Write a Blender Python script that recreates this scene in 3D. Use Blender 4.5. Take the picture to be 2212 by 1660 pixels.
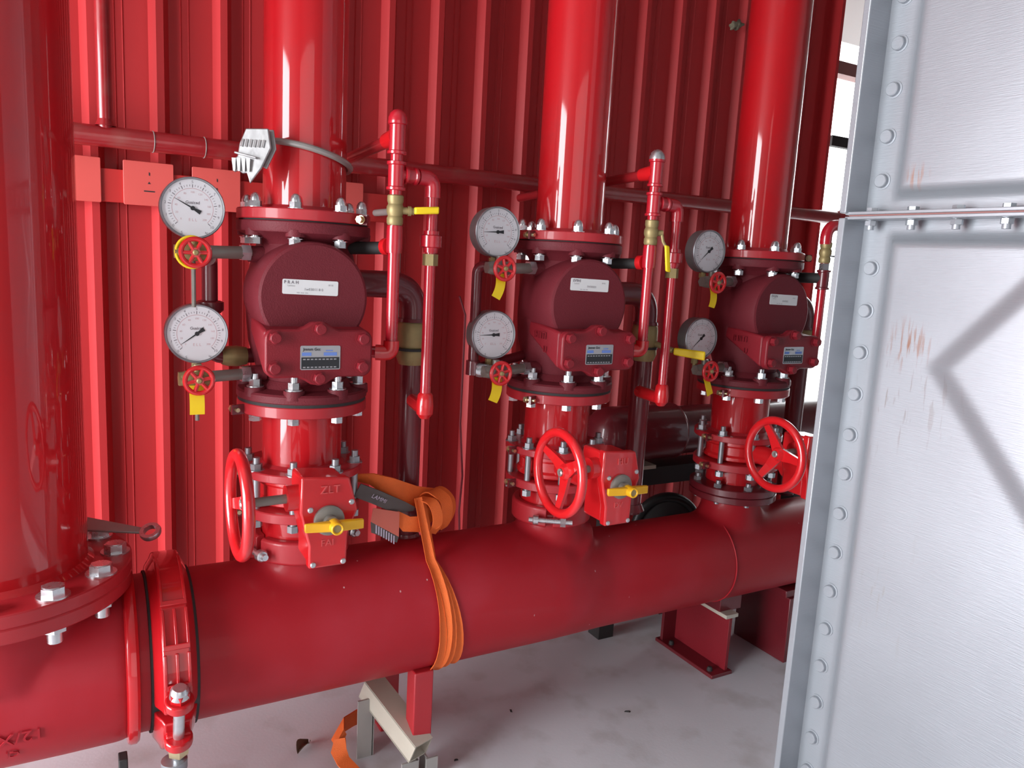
import bpy, bmesh, math, random
from mathutils import Vector, Matrix
random.seed(7)
for o in list(bpy.data.objects): bpy.data.objects.remove(o)
scene = bpy.context.scene
COL = scene.collection
ZO = 0.40                      # height of the manifold axis above the floor; shapes below are given relative to that axis
X1, X2, X3, XL = 0.0, 0.663, 1.3245, -0.578

# ------------------------------------------------------------------ camera
F_PX, YAW, PITCH, ROLL = 1664.94, 0.5176, 0.1586, -0.0546
cam_d = bpy.data.cameras.new('camera'); cam = bpy.data.objects.new('camera', cam_d); COL.objects.link(cam)
cam_d.sensor_fit = 'HORIZONTAL'; cam_d.sensor_width = 36.0; cam_d.lens = 36.0*F_PX/2212.0
cam_d.clip_start = 0.02; cam_d.clip_end = 200
fwd = Vector((math.sin(YAW)*math.cos(PITCH), math.cos(YAW)*math.cos(PITCH), -math.sin(PITCH)))
rgt = Vector((math.cos(YAW), -math.sin(YAW), 0)); dwn = fwd.cross(rgt)
r_ = math.cos(ROLL)*rgt + math.sin(ROLL)*dwn; d_ = -math.sin(ROLL)*rgt + math.cos(ROLL)*dwn
m3 = Matrix((r_, -d_, -fwd)).transposed()
cam.matrix_world = Matrix.Translation((-0.4223, -1.6602, 0.8419+ZO)) @ m3.to_4x4()
scene.camera = cam

# ------------------------------------------------------------------ world, daylight, added fill, exposure
world = bpy.data.worlds.new('overcast_sky'); scene.world = world; world.use_nodes = True
bg = world.node_tree.nodes['Background']; bg.inputs[0].default_value = (0.93, 0.97, 1.0, 1); bg.inputs[1].default_value = 5.0
def area(name, loc, rot, sx, sy, radiance, color):
    l = bpy.data.lights.new(name, 'AREA'); l.shape = 'RECTANGLE'; l.size = sx; l.size_y = sy
    l.energy = radiance*math.pi*sx*sy; l.color = color
    o = bpy.data.objects.new(name, l); COL.objects.link(o); o.location = loc; o.rotation_euler = rot; return o
H = math.pi/2
area('daylight_side_doorway', (-3.25, -0.73, 1.20), (0, -H, 0), 2.35, 2.50, 10.5, (0.93, 0.96, 1.0))
area('added_front_fill', (-1.2, -5.1, 1.45), (H, 0, 0), 3.6, 2.8, 0.75, (1.0, 0.98, 0.96))  # soft fill lamp added behind the camera, not a real opening
scene.view_settings.view_transform = 'Standard'; scene.view_settings.look = 'None'
scene.view_settings.exposure = 0.2; scene.view_settings.gamma = 1.0; scene.view_settings.use_curve_mapping = False

# ------------------------------------------------------------------ materials
MATS = {}
def mat(name, col, rough=0.4, metal=0.0, coat=0.0, var=0.0, vscale=6.0, bump=0.0, bscale=80.0, spec=0.5, dirt=None, dscale=3.0, damt=0.5, stretch=None, specks=False):
    m = bpy.data.materials.new(name); m.use_nodes = True; nt = m.node_tree; N = nt.nodes; L = nt.links
    b = N['Principled BSDF']; b.inputs['Base Color'].default_value = (*col, 1); b.inputs['Roughness'].default_value = rough
    b.inputs['Metallic'].default_value = metal; b.inputs['Coat Weight'].default_value = coat; b.inputs['Coat Roughness'].default_value = 0.05; b.inputs['Coat IOR'].default_value = 1.6
    b.inputs['Specular IOR Level'].default_value = spec
    tc = N.new('ShaderNodeTexCoord'); vec = tc.outputs['Object']
    if stretch:
        mp = N.new('ShaderNodeMapping'); mp.inputs['Scale'].default_value = stretch; L.new(vec, mp.inputs[0]); vec = mp.outputs[0]
    cur = None
    if var > 0:
        n = N.new('ShaderNodeTexNoise'); n.inputs['Scale'].default_value = vscale; n.inputs['Detail'].default_value = 6; L.new(vec, n.inputs['Vector'])
        mx = N.new('ShaderNodeMix'); mx.data_type = 'RGBA'; mx.inputs[6].default_value = (*[c*(1-var) for c in col], 1); mx.inputs[7].default_value = (*[min(1, c*(1+var)) for c in col], 1)
        L.new(n.outputs['Fac'], mx.inputs[0]); cur = mx.outputs[2]
        rm = N.new('ShaderNodeMapRange'); rm.inputs[3].default_value = max(0.02, rough-0.08); rm.inputs[4].default_value = rough+0.1
        L.new(n.outputs['Fac'], rm.inputs[0]); L.new(rm.outputs[0], b.inputs['Roughness'])
    if dirt:
        n2 = N.new('ShaderNodeTexNoise'); n2.inputs['Scale'].default_value = dscale; n2.inputs['Detail'].default_value = 8; L.new(vec, n2.inputs['Vector'])
        rp = N.new('ShaderNodeValToRGB'); rp.color_ramp.elements[0].position = 0.52; rp.color_ramp.elements[1].position = 0.72
        rp.color_ramp.elements[0].color = (0, 0, 0, 1); rp.color_ramp.elements[1].color = (damt, damt, damt, 1); L.new(n2.outputs['Fac'], rp.inputs[0])
        mx2 = N.new('ShaderNodeMix'); mx2.data_type = 'RGBA'; mx2.inputs[7].default_value = (*dirt, 1); L.new(rp.outputs[0], mx2.inputs[0])
        if cur: L.new(cur, mx2.inputs[6])
        else: mx2.inputs[6].default_value = (*col, 1)
        cur = mx2.outputs[2]
    if specks:   # chips and scratches in the paint
        mp3 = N.new('ShaderNodeMapping'); mp3.inputs['Scale'].default_value = (1, 1, 0.45); L.new(tc.outputs['Object'], mp3.inputs[0])
        vo = N.new('ShaderNodeTexVoronoi'); vo.inputs['Scale'].default_value = 26; L.new(mp3.outputs[0], vo.inputs['Vector'])
        lt = N.new('ShaderNodeMapRange'); lt.inputs[1].default_value = 0.035; lt.inputs[2].default_value = 0.055; lt.inputs[3].default_value = 1; lt.inputs[4].default_value = 0; L.new(vo.outputs['Distance'], lt.inputs[0])
        sp_ = N.new('ShaderNodeSeparateColor'); L.new(vo.outputs['Color'], sp_.inputs[0]); th = N.new('ShaderNodeMath'); th.operation = 'GREATER_THAN'; th.inputs[1].default_value = 0.62; L.new(sp_.outputs[0], th.inputs[0])
        mu = N.new('ShaderNodeMath'); mu.operation = 'MULTIPLY'; L.new(lt.outputs[0], mu.inputs[0]); L.new(th.outputs[0], mu.inputs[1])
        mx3 = N.new('ShaderNodeMix'); mx3.data_type = 'RGBA'; mx3.inputs[7].default_value = (0.60, 0.35, 0.36, 1); L.new(mu.outputs[0], mx3.inputs[0]); L.new(cur, mx3.inputs[6]); cur = mx3.outputs[2]
    if cur: L.new(cur, b.inputs['Base Color'])
    if bump > 0:
        nb = N.new('ShaderNodeTexNoise'); nb.inputs['Scale'].default_value = bscale; nb.inputs['Detail'].default_value = 3; L.new(vec, nb.inputs['Vector'])
        bp = N.new('ShaderNodeBump'); bp.inputs['Strength'].default_value = bump; bp.inputs['Distance'].default_value = 0.002
        L.new(nb.outputs['Fac'], bp.inputs['Height']); L.new(bp.outputs[0], b.inputs['Normal'])
    MATS[name] = m; return m
mat('pipe_red', (0.50, 0.007, 0.012), 0.40, coat=0.85, var=0.10, vscale=4, bump=0.06, bscale=45, spec=0.2, dirt=(0.30, 0.03, 0.035), dscale=5, damt=0.35)
mat('manifold_red', (0.37, 0.012, 0.020), 0.44, coat=0.05, var=0.10, vscale=4, bump=0.05, bscale=60, spec=0.24, dirt=(0.42, 0.04, 0.06), dscale=4, damt=0.4, specks=True)
mat('flange_red', (0.42, 0.016, 0.024), 0.45, coat=0.2, var=0.12, vscale=9, bump=0.06, bscale=120)
mat('letter_lit_red', (0.66, 0.09, 0.09), 0.4)  # same paint as the gearbox, lightened to paint in light catching the letters
mat('bright_red', (0.60, 0.010, 0.014), 0.30, coat=0.6, var=0.06, vscale=12, bump=0.04, bscale=120)
mat('cast_maroon', (0.150, 0.017, 0.025), 0.52, spec=0.28, var=0.10, vscale=12, bump=0.35, bscale=380)
mat('cover_red', (0.22, 0.013, 0.021), 0.42, spec=0.35, var=0.08, vscale=12, bump=0.2, bscale=380)
mat('trim_red', (0.46, 0.010, 0.022), 0.28, coat=0.7, var=0.1, vscale=14)
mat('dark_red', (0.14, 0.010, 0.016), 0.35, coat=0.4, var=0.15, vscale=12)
mat('wall_red', (0.46, 0.028, 0.031), 0.42, var=0.06, vscale=2.5, spec=0.32)
mat('plate_salmon', (0.70, 0.10, 0.085), 0.45, var=0.05, vscale=12)
mat('girt_red', (0.50, 0.022, 0.020), 0.45, var=0.05, vscale=8)
mat('wallpipe_red', (0.30, 0.014, 0.018), 0.30, coat=0.4, var=0.15, vscale=18, dirt=(0.26, 0.10, 0.08), dscale=9, damt=0.5)
mat('zinc', (0.66, 0.68, 0.70), 0.28, metal=0.9, var=0.15, vscale=60)
mat('zinc_dull', (0.36, 0.37, 0.39), 0.42, metal=0.75, var=0.2, vscale=60)
mat('yellow_zinc', (0.70, 0.60, 0.36), 0.32, metal=0.9, var=0.2, vscale=60)
mat('brass', (0.34, 0.26, 0.115), 0.48, metal=0.45, var=0.25, vscale=30)
mat('nickel_grey', (0.27, 0.25, 0.22), 0.45, metal=0.5, var=0.2, vscale=30)
mat('yellow_tag', (0.88, 0.62, 0.01), 0.5, var=0.06, vscale=30)
mat('yellow_pointer', (0.80, 0.42, 0.005), 0.38, coat=0.2, var=0.06, vscale=30)
mat('gasket_black', (0.025, 0.022, 0.022), 0.7, var=0.3, vscale=40)
mat('rubber_black', (0.012, 0.012, 0.012), 0.45)
mat('dial_white', (0.78, 0.77, 0.80), 0.35, coat=0.5)
mat('print_dark', (0.02, 0.022, 0.025), 0.5)
mat('print_grey', (0.22, 0.20, 0.22), 0.6)
mat('print_pink', (0.62, 0.40, 0.42), 0.6)
mat('print_blue', (0.14, 0.24, 0.60), 0.5)
mat('case_grey', (0.20, 0.20, 0.20), 0.38, metal=0.5)
mat('sticker_white', (0.78, 0.78, 0.78), 0.4)
mat('plate_silver', (0.50, 0.50, 0.52), 0.35, metal=0.6)
mat('clamp_zinc', (0.45, 0.44, 0.44), 0.38, metal=0.85, var=0.2, vscale=60, bump=0.1, bscale=90)
mat('band_grey', (0.34, 0.32, 0.30), 0.42, metal=0.4, var=0.15, vscale=40)
mat('strap_orange', (0.80, 0.145, 0.022), 0.7, var=0.12, vscale=40, bump=0.5, bscale=700)
mat('strap_dark', (0.09, 0.075, 0.07), 0.6, var=0.2, vscale=40)
mat('tag_salmon', (0.55, 0.13, 0.09), 0.6, var=0.05, vscale=30)
mat('print_lilac', (0.46, 0.40, 0.50), 0.6)
mat('stand_grey', (0.36, 0.34, 0.32), 0.5, metal=0.25, var=0.1, vscale=20)
mat('stand_beige', (0.50, 0.46, 0.38), 0.55, var=0.08, vscale=20)
mat('leaf_brown', (0.14, 0.11, 0.07), 0.8, var=0.3, vscale=60)
mat('nest_mud', (0.20, 0.18, 0.12), 0.9, var=0.5, vscale=90, bump=0.6, bscale=120)
mat('pale_paint', (0.26, 0.25, 0.245), 0.6, var=0.03, vscale=4)
mat('lintel_grey', (0.62, 0.62, 0.61), 0.6, var=0.03, vscale=4)
mat('transom_brown', (0.30, 0.12, 0.11), 0.5, var=0.05, vscale=8)
mat('ground_pale', (0.55, 0.54, 0.52), 0.9, var=0.1, vscale=2)
mat('concrete', (0.60, 0.61, 0.64), 0.55, var=0.16, vscale=2.2, bump=0.12, bscale=120, dirt=(0.36, 0.34, 0.32), dscale=7, damt=0.55)
def galvanised():
    m = mat('galvanised', (0.335, 0.352, 0.38), 0.38, metal=0.5, var=0.10, vscale=3.0)
    nt = m.node_tree; N = nt.nodes; L = nt.links; b = N['Principled BSDF']
    tc = N.new('ShaderNodeTexCoord')
    mp = N.new('ShaderNodeMapping'); mp.inputs['Rotation'].default_value = (0.9, 0, 0); mp.inputs['Scale'].default_value = (1, 9, 130)
    L.new(tc.outputs['Object'], mp.inputs[0])
    n = N.new('ShaderNodeTexNoise'); n.inputs['Scale'].default_value = 4; n.inputs['Detail'].default_value = 4; L.new(mp.outputs[0], n.inputs['Vector'])
    bp = N.new('ShaderNodeBump'); bp.inputs['Strength'].default_value = 0.16; bp.inputs['Distance'].default_value = 0.002
    L.new(n.outputs['Fac'], bp.inputs['Height']); L.new(bp.outputs[0], b.inputs['Normal'])
    # rust stains and scratches where the sheet was damaged
    src = b.inputs['Base Color'].links[0].from_socket
    def blot(c, rad, prev, colr, amt, sc, lo, hi):
        vs = N.new('ShaderNodeVectorMath'); vs.operation = 'DISTANCE'; vs.inputs[1].default_value = c; L.new(tc.outputs['Object'], vs.inputs[0])
        mr = N.new('ShaderNodeMapRange'); mr.inputs[1].default_value = 0.0; mr.inputs[2].default_value = rad; mr.inputs[3].default_value = 1; mr.inputs[4].default_value = 0; L.new(vs.outputs['Value'], mr.inputs[0])
        mp2 = N.new('ShaderNodeMapping'); mp2.inputs['Scale'].default_value = (1, 7.0, 0.9); mp2.inputs['Rotation'].default_value = (0.25, 0, 0); L.new(tc.outputs['Object'], mp2.inputs[0])
        nz = N.new('ShaderNodeTexNoise'); nz.inputs['Scale'].default_value = sc; nz.inputs['Detail'].default_value = 5; L.new(mp2.outputs[0], nz.inputs['Vector'])
        rr = N.new('ShaderNodeMapRange'); rr.inputs[1].default_value = lo; rr.inputs[2].default_value = hi; rr.inputs[3].default_value = 0; rr.inputs[4].default_value = amt; L.new(nz.outputs['Fac'], rr.inputs[0])
        mu = N.new('ShaderNodeMath'); mu.operation = 'MULTIPLY'; L.new(mr.outputs[0], mu.inputs[0]); L.new(rr.outputs[0], mu.inputs[1])
        mx = N.new('ShaderNodeMix'); mx.data_type = 'RGBA'; L.new(mu.outputs[0], mx.inputs[0]); L.new(prev, mx.inputs[6]); mx.inputs[7].default_value = (*colr, 1)
        return mx.outputs[2]
    s = blot((0.93, -0.775, 0.725+ZO), 0.06, src, (0.26, 0.12, 0.07), 0.9, 16, 0.52, 0.60)
    s = blot((0.93, -0.765, 0.62+ZO), 0.15, s, (0.22, 0.19, 0.17), 0.7, 13, 0.60, 0.66)
    s = blot((0.93, -0.745, 1.035+ZO), 0.03, s, (0.36, 0.17, 0.10), 0.9, 22, 0.48, 0.62)
    s = blot((0.93, -0.78, 0.25+ZO), 0.16, s, (0.30, 0.29, 0.26), 0.6, 12, 0.60, 0.68)
    L.new(s, b.inputs['Base Color'])
galvanised()

# ------------------------------------------------------------------ mesh helpers
_TXT = {}
def text_geo(s, size, bold=0.0):
    k = (s, bold)
    if k not in _TXT:
        c = bpy.data.curves.new('t', 'FONT'); c.body = s; c.size = 1.0; c.align_x = 'CENTER'; c.align_y = 'CENTER'; c.resolution_u = 2; c.offset = bold
        o = bpy.data.objects.new('t', c); COL.objects.link(o)
        dg = bpy.context.evaluated_depsgraph_get(); me = bpy.data.meshes.new_from_object(o.evaluated_get(dg))
        _TXT[k] = ([tuple(v.co) for v in me.vertices], [tuple(p.vertices) for p in me.polygons])
        bpy.data.objects.remove(o); bpy.data.curves.remove(c); bpy.data.meshes.remove(me)
    return _TXT[k]
def basis(ax):
    ax = Vector(ax).normalized(); t = Vector((0, 0, 1)) if abs(ax.z) < 0.9 else Vector((1, 0, 0))
    u = t.cross(ax).normalized(); return u, ax.cross(u), ax
class M:
    def __init__(s): s.v = []; s.f = []
    def add(s, vs, fs):
        n = len(s.v); s.v += [tuple(v) for v in vs]; s.f += [tuple(i+n for i in f) for f in fs]; return s
    def lathe(s, prof, o=(0, 0, 0), ax=(0, 0, 1), seg=48, caps=True, sx=1.0):
        u, w, a = basis(ax); o = Vector(o); vs = []; fs = []; n = len(prof)
        for i in range(seg):
            t = 2*math.pi*i/seg; d = u*math.cos(t) + w*math.sin(t)*sx
            for r, h in prof: vs.append(o + d*r + a*h)
        for i in range(seg):
            j = (i+1) % seg
            for k in range(n-1): fs.append((i*n+k, j*n+k, j*n+k+1, i*n+k+1))
        if caps:
            fs.append(tuple(i*n for i in range(seg))[::-1]); fs.append(tuple(i*n+n-1 for i in range(seg)))
        return s.add(vs, fs)
    def cyl(s, p0, p1, r, seg=24, r2=None):
        p0, p1 = Vector(p0), Vector(p1); d = p1-p0; r2 = r if r2 is None else r2
        return s.lathe([(r, 0), (r2, d.length)], p0, d, seg)
    def hexp(s, c, ax, r, h, rot=0.0):
        u, w, a = basis(ax); c = Vector(c); vs = []
        for k in (0, h):
            for i in range(6):
                t = math.pi/3*i+rot; vs.append(c + (u*math.cos(t)+w*math.sin(t))*r + a*k)
        fs = [(i, (i+1) % 6, 6+(i+1) % 6, 6+i) for i in range(6)] + [tuple(range(5, -1, -1)), tuple(range(6, 12))]
        return s.add(vs, fs)
    def tube(s, pts, r, seg=14, closed=False):
        pts = [Vector(p) for p in pts]; n = len(pts); vs = []; fs = []; rs = r if isinstance(r, (list, tuple)) else [r]*n
        prev = None
        for i in range(n):
            if closed: t = (pts[(i+1) % n]-pts[i-1]).normalized()
            else: t = (pts[min(i+1, n-1)]-pts[max(i-1, 0)]).normalized()
            if prev is None: u = basis(t)[0]
            else:
                u = prev - t*prev.dot(t); u.normalize()
            prev = u; w = t.cross(u)
            for k in range(seg):
                a = 2*math.pi*k/seg; vs.append(pts[i] + (u*math.cos(a)+w*math.sin(a))*rs[i])
        for i in range(n if closed else n-1):
            j = (i+1) % n
            for k in range(seg): fs.append((i*seg+k, i*seg+(k+1) % seg, j*seg+(k+1) % seg, j*seg+k))
        if not closed: fs.append(tuple(range(seg-1, -1, -1))); fs.append(tuple((n-1)*seg+k for k in range(seg)))
        return s.add(vs, fs)
    def torus(s, c, ax, R, r, seg=48, ts=12):
        u, w, a = basis(ax); c = Vector(c)
        return s.tube([c+(u*math.cos(2*math.pi*i/seg)+w*math.sin(2*math.pi*i/seg))*R for i in range(seg)], r, ts, True)
    def box(s, c, d, rot=None):
        c = Vector(c); hx, hy, hz = d[0]/2, d[1]/2, d[2]/2; R = rot if rot else Matrix.Identity(3)
        vs = [c + R @ Vector((x, y, z)) for x in (-hx, hx) for y in (-hy, hy) for z in (-hz, hz)]
        return s.add(vs, [(0, 1, 3, 2), (4, 6, 7, 5), (0, 4, 5, 1), (2, 3, 7, 6), (0, 2, 6, 4), (1, 5, 7, 3)])
    def prism(s, poly, o, u, w, depth):
        o, u, w = Vector(o), Vector(u).normalized(), Vector(w).normalized(); n = u.cross(w)*depth; k = len(poly)
        a = [o+u*x+w*y for x, y in poly]; b = [p+n for p in a]
        fs = [tuple(range(k-1, -1, -1)), tuple(range(k, 2*k))] + [(i, (i+1) % k, k+(i+1) % k, k+i) for i in range(k)]
        return s.add(a+b, fs)
    def loft(s, A, B):
        k = len(A); return s.add(list(A)+list(B), [tuple(range(k-1, -1, -1)), tuple(range(k, 2*k))] + [(i, (i+1) % k, k+(i+1) % k, k+i) for i in range(k)])
    def text(s, body, size, o, u, w, lift=0.0, depth=0.0, bold=0.0):
        vs, fs = text_geo(body, size, bold); o, u, w = Vector(o), Vector(u).normalized(), Vector(w).normalized(); n = u.cross(w)
        A = [o+u*x*size+w*y*size+n*(lift+depth) for x, y, z in vs]; s.add(A, fs)
        if depth > 0:
            ec = {}
            for f in fs:
                for i in range(len(f)):
                    e = (f[i], f[(i+1) % len(f)]); ec[tuple(sorted(e))] = None if tuple(sorted(e)) in ec else e
            base = len(s.v)-len(A)
            for e in ec.values():
                if e:
                    a, b = e; q0 = A[a]-n*depth; q1 = A[b]-n*depth; s.add([A[a], A[b], q1, q0], [(0, 3, 2, 1)])
        return s
    def ribbon(s, pts, wid, th, bulge=0.0):
        # flat band: pts list of (centre, width direction); wid width, th thickness, bulge lifts the middle
        n = len(pts); vs = []; fs = []; ws = wid if isinstance(wid, (list, tuple)) else [wid]*n; q = 7 if bulge else 2; K = 2*q
        for i, (p, wd) in enumerate(pts):
            p = Vector(p); t = (Vector(pts[min(i+1, n-1)][0])-Vector(pts[max(i-1, 0)][0])).normalized()
            w = Vector(wd); w = (w - t*w.dot(t)).normalized(); nn = t.cross(w)
            cs = [-1+2*k/(q-1) for k in range(q)]
            vs += [p+w*ws[i]/2*c+nn*(bulge*(1-c*c)-th/2) for c in cs] + [p+w*ws[i]/2*c+nn*(bulge*(1-c*c)+th/2) for c in reversed(cs)]
        for i in range(n-1):
            for k in range(K): fs.append((i*K+k, i*K+(k+1) % K, i*K+K+(k+1) % K, i*K+K+k))
        fs += [tuple(range(K-1, -1, -1)), tuple(K*(n-1)+k for k in range(K))]
        return s.add(vs, fs)
    def mesh(s, name, material, smooth=35):
        me = bpy.data.meshes.new(name); me.from_pydata(s.v, [], s.f); me.validate()
        bm = bmesh.new(); bm.from_mesh(me); bmesh.ops.recalc_face_normals(bm, faces=bm.faces); bm.to_mesh(me); bm.free()
        me.materials.append(MATS[material])
        if smooth:
            me.polygons.foreach_set('use_smooth', [True]*len(me.polygons)); me.set_sharp_from_angle(angle=math.radians(smooth))
        return me
    def build(s, name, material, parent=None, label=None, bevel=0, smooth=35, seg=2):
        o = bpy.data.objects.new(name, s.mesh(name, material, smooth)); COL.objects.link(o); o.parent = parent
        if label: o['label'] = label
        if bevel:
            b = o.modifiers.new('bevel', 'BEVEL'); b.width = bevel; b.segments = seg; b.limit_method = 'ANGLE'; b.angle_limit = math.radians(40)
        return o
def tag(o, label, cat, group=None):
    o['label'] = label; o['category'] = cat
    if group: o['group'] = group
    return o
def thing(name, label, cat, loc=(0, 0, 0), group=None, rot=(0, 0, 0)):
    o = bpy.data.objects.new(name, None); COL.objects.link(o); o.location = loc; o.rotation_euler = rot; o.empty_display_size = 0.05
    return tag(o, label, cat, group)
def struct(o): o['kind'] = 'structure'; return o
def inst(src, parent, loc=(0, 0, 0), rot=None, name=None):
    c = src.copy(); COL.objects.link(c); c.parent = parent; c.location = loc
    if rot is not None: c.rotation_euler = rot
    if name: c.name = name
    return c
def place(me, name, parent, loc=(0, 0, 0), rot=(0, 0, 0)):
    o = bpy.data.objects.new(name, me); COL.objects.link(o); o.parent = parent; o.location = loc; o.rotation_euler = rot; return o
def bend(p0, c, p1, rad, n=8):
    p0, c, p1 = Vector(p0), Vector(c), Vector(p1); a = (p0-c).normalized(); b = (p1-c).normalized()
    s, e = c+a*rad, c+b*rad
    return [p0] + [(s*(1-t)**2 + c*2*t*(1-t) + e*t*t) for t in [i/n for i in range(n+1)]] + [p1]
def rrect(x0, x1, y0, y1, r, n=5):
    P = []
    for cx, cy, a0 in ((x1-r, y1-r, 0), (x0+r, y1-r, 90), (x0+r, y0+r, 180), (x1-r, y0+r, 270)):
        for i in range(n+1):
            t = math.radians(a0+90*i/n); P.append((cx+r*math.cos(t), cy+r*math.sin(t)))
    return P
POS = ['on the nearest riser with the silver clamp', 'on the middle riser', 'on the riser beside the galvanised tank']
RX = [X1, X2, X3]; DZ = [0.004, 0.002, -0.008]

# ================================================================== THE SETTING
fl = M().box((1.2, -2.3, -0.05), (9.2, 6.0, 0.1)).build('floor', 'concrete', smooth=0); struct(fl)
gr = M().box((6, 9.5, -0.07), (40, 17.0, 0.1)).build('trim_1', 'ground_pale', smooth=0); struct(gr); gr['label'] = 'pale paved ground outside the open doorway'
ce = M().box((1.2, -2.3, 3.65), (9.2, 6.0, 0.1)).build('ceiling', 'pale_paint', smooth=0); struct(ce)
# rear wall: ribbed steel sheets fixed to a plain backing
WE = 2.285
wb = M().box(((WE-3.3)/2, 0.665, 1.8), (WE+3.3, 0.03, 3.6)).build('wall_rear', 'wall_red', smooth=0); struct(wb)
PITCHX = 0.1553; RX0 = 0.378
def sheet(x_first, nrib, x_end):
    prof = []; x = x_first; yb, yc = 0.637, 0.609
    for k in range(nrib):
        prof += [(x, yb), (x+0.0165, yc), (x+0.034, yc), (x+0.0485, yb)]
        for q in (0.078, 0.097): prof += [(x+q-0.0022, yb), (x+q, yb-0.0022), (x+q+0.0022, yb)]
        x += PITCHX
    prof.append((x_end, yb))
    m = M(); n = len(prof); zt, z0 = 3.6, 0.0
    vs = [(a, b, z0) for a, b in prof]+[(a, b, zt) for a, b in prof]+[(a, b+0.004, z0) for a, b in prof]+[(a, b+0.004, zt) for a, b in prof]
    fs = []
    for i in range(n-1):
        fs += [(i, i+1, n+i+1, n+i), (2*n+i+1, 2*n+i, 3*n+i, 3*n+i+1), (n+i, n+i+1, 3*n+i+1, 3*n+i), (i+1, i, 2*n+i, 2*n+i+1)]
    fs += [(0, n, 3*n, 2*n), (n-1, 3*n-1, 4*n-1, 2*n-1)]
    return m.add(vs, fs)
k = -24
while RX0+k*PITCHX < WE-0.06:
    xs = RX0+k*PITCHX; nr = 6
    while xs+nr*PITCHX > WE+0.02: nr -= 1
    sheet(xs, nr, min(xs+nr*PITCHX, WE)).build('wall_sheet', 'wall_red', wb, smooth=0); k += 6
# jamb post at the end of the ribbed wall and the head of the open doorway
jb = M().box((WE+0.008, 0.64, 1.8), (0.016, 0.10, 3.6)).build('trim_2', 'wall_red', smooth=0); struct(jb)
w2 = M().box((3.9, 0.66, 3.30), (3.2, 0.06, 0.6)).build('wall_doorhead', 'lintel_grey', smooth=0); struct(w2)
w3 = M().box((4.65, 0.66, 1.5), (1.7, 0.06, 3.0)).build('wall_right_pier', 'lintel_grey', smooth=0); struct(w3)
w3['label'] = 'plain wall beyond the open doorway'
dt = M().box((3.05, 0.66, 1.705+ZO), (1.5, 0.06, 0.05)).build('trim_3', 'transom_brown', smooth=0); struct(dt)
M().box((3.10, 0.66, 1.417+ZO), (1.44, 0.03, 0.042)).build('trim_4', 'gasket_black', smooth=0); struct(bpy.data.objects['trim_4']); bpy.data.objects['trim_4']['label'] = 'dark bar across the open doorway'
cn = M().loft([(1.8, 0.70, 3.3), (6.5, 0.70, 3.3), (6.5, 0.70, 3.34), (1.8, 0.70, 3.34)], [(1.8, 1.3, 2.084+ZO), (6.5, 1.3, 2.084+ZO), (6.5, 1.3, 2.124+ZO), (1.8, 1.3, 2.124+ZO)]).build('trim_5', 'lintel_grey', smooth=0); struct(cn); cn['label'] = 'pale canopy over the doorway outside'
# far sides of the room (behind the camera)
wl = M(); wl.box((-3.35, -3.66, 1.8), (0.1, 3.36, 3.6)); wl.box((-3.35, 0.61, 1.8), (0.1, 0.18, 3.6)); wl.box((-3.35, -0.73, 2.99), (0.1, 2.5, 1.22))
struct(wl.build('wall_left', 'pale_paint', smooth=0))
wf = M(); wf.box((-3.2, -5.25, 1.8), (0.4, 0.1, 3.6)); wf.box((3.2, -5.25, 1.8), (5.2, 0.1, 3.6)); wf.box((-1.2, -5.25, 3.25), (3.8, 0.1, 0.7))
struct(wf.build('wall_front', 'pale_paint', smooth=0))
rd = M().box((-1.2, -5.22, 1.45), (3.7, 0.03, 2.9)).build('front_infill', 'lintel_grey', smooth=0); struct(rd); rd['label'] = 'pale solid panel added out of view to close the front opening'  # unseen solid panel, added to keep sky light and its reflection out
struct(M().box((5.85, -2.3, 1.8), (0.1, 6.0, 3.6)).build('wall_right', 'pale_paint', smooth=0))

def Z(v): return v+ZO
# ================================================================== MANIFOLD
hd = thing('manifold_pipe', 'large dark red horizontal manifold pipe running under the three valves', 'pipe', (0, 0, ZO))
m = M(); st = []
for i in range(41):
    x = -0.262+0.0503*i; t = min(1, max(0, (x-0.62)/0.20)); t = t*t*(3-2*t); st.append((x, 0.158-0.022*t, -0.022*t))
st.append((1.80, 0.136, -0.022)); seg = 64; vs = []; fs = []
for x, r, c in st:
    for j in range(seg):
        a = 2*math.pi*j/seg; vs.append((x, r*math.cos(a), c+r*math.sin(a)))
for i in range(len(st)-1):
    for j in range(seg): fs.append((i*seg+j, i*seg+(j+1) % seg, (i+1)*seg+(j+1) % seg, (i+1)*seg+j))
fs += [tuple(range(seg)), tuple((len(st)-1)*seg+j for j in range(seg))]
m.add(vs, fs)
for i, x in enumerate(RX):   # outlets drawn smoothly out of the header wall
    t_ = min(1, max(0, (x-0.62)/0.20)); rh = 0.158-0.022*t_*t_*(3-2*t_); ch = -0.022*t_*t_*(3-2*t_); Rf = [0.108, 0.122, 0.130][i]; rn, zt = 0.0841, 0.180; vs = []; fs = []; na, nt_ = 72, 12
    for j in range(na):
        p = 2*math.pi*j/na
        zh = ch+math.sqrt(max(0.0004, rh*rh-(Rf*math.sin(p))**2))
        col = [(0.05, -0.02), (Rf*0.93, zh-0.03)]
        for k in range(nt_+1):
            q = 1-k/nt_; col.append((rn+(Rf-rn)*(1-math.cos(math.pi*q/2)), zt+(zh-zt)*math.sin(math.pi*q/2)))
        col.append((rn, 0.216))
        vs += [(x+r*math.cos(p), r*math.sin(p), z) for r, z in col]; nc = len(col)
    for j in range(na):
        j2 = (j+1) % na
        for k in range(nc-1): fs.append((j*nc+k, j2*nc+k, j2*nc+k+1, j*nc+k+1))
    fs += [tuple(j*nc for j in range(na))[::-1], tuple(j*nc+nc-1 for j in range(na))]; m.add(vs, fs)
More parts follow.
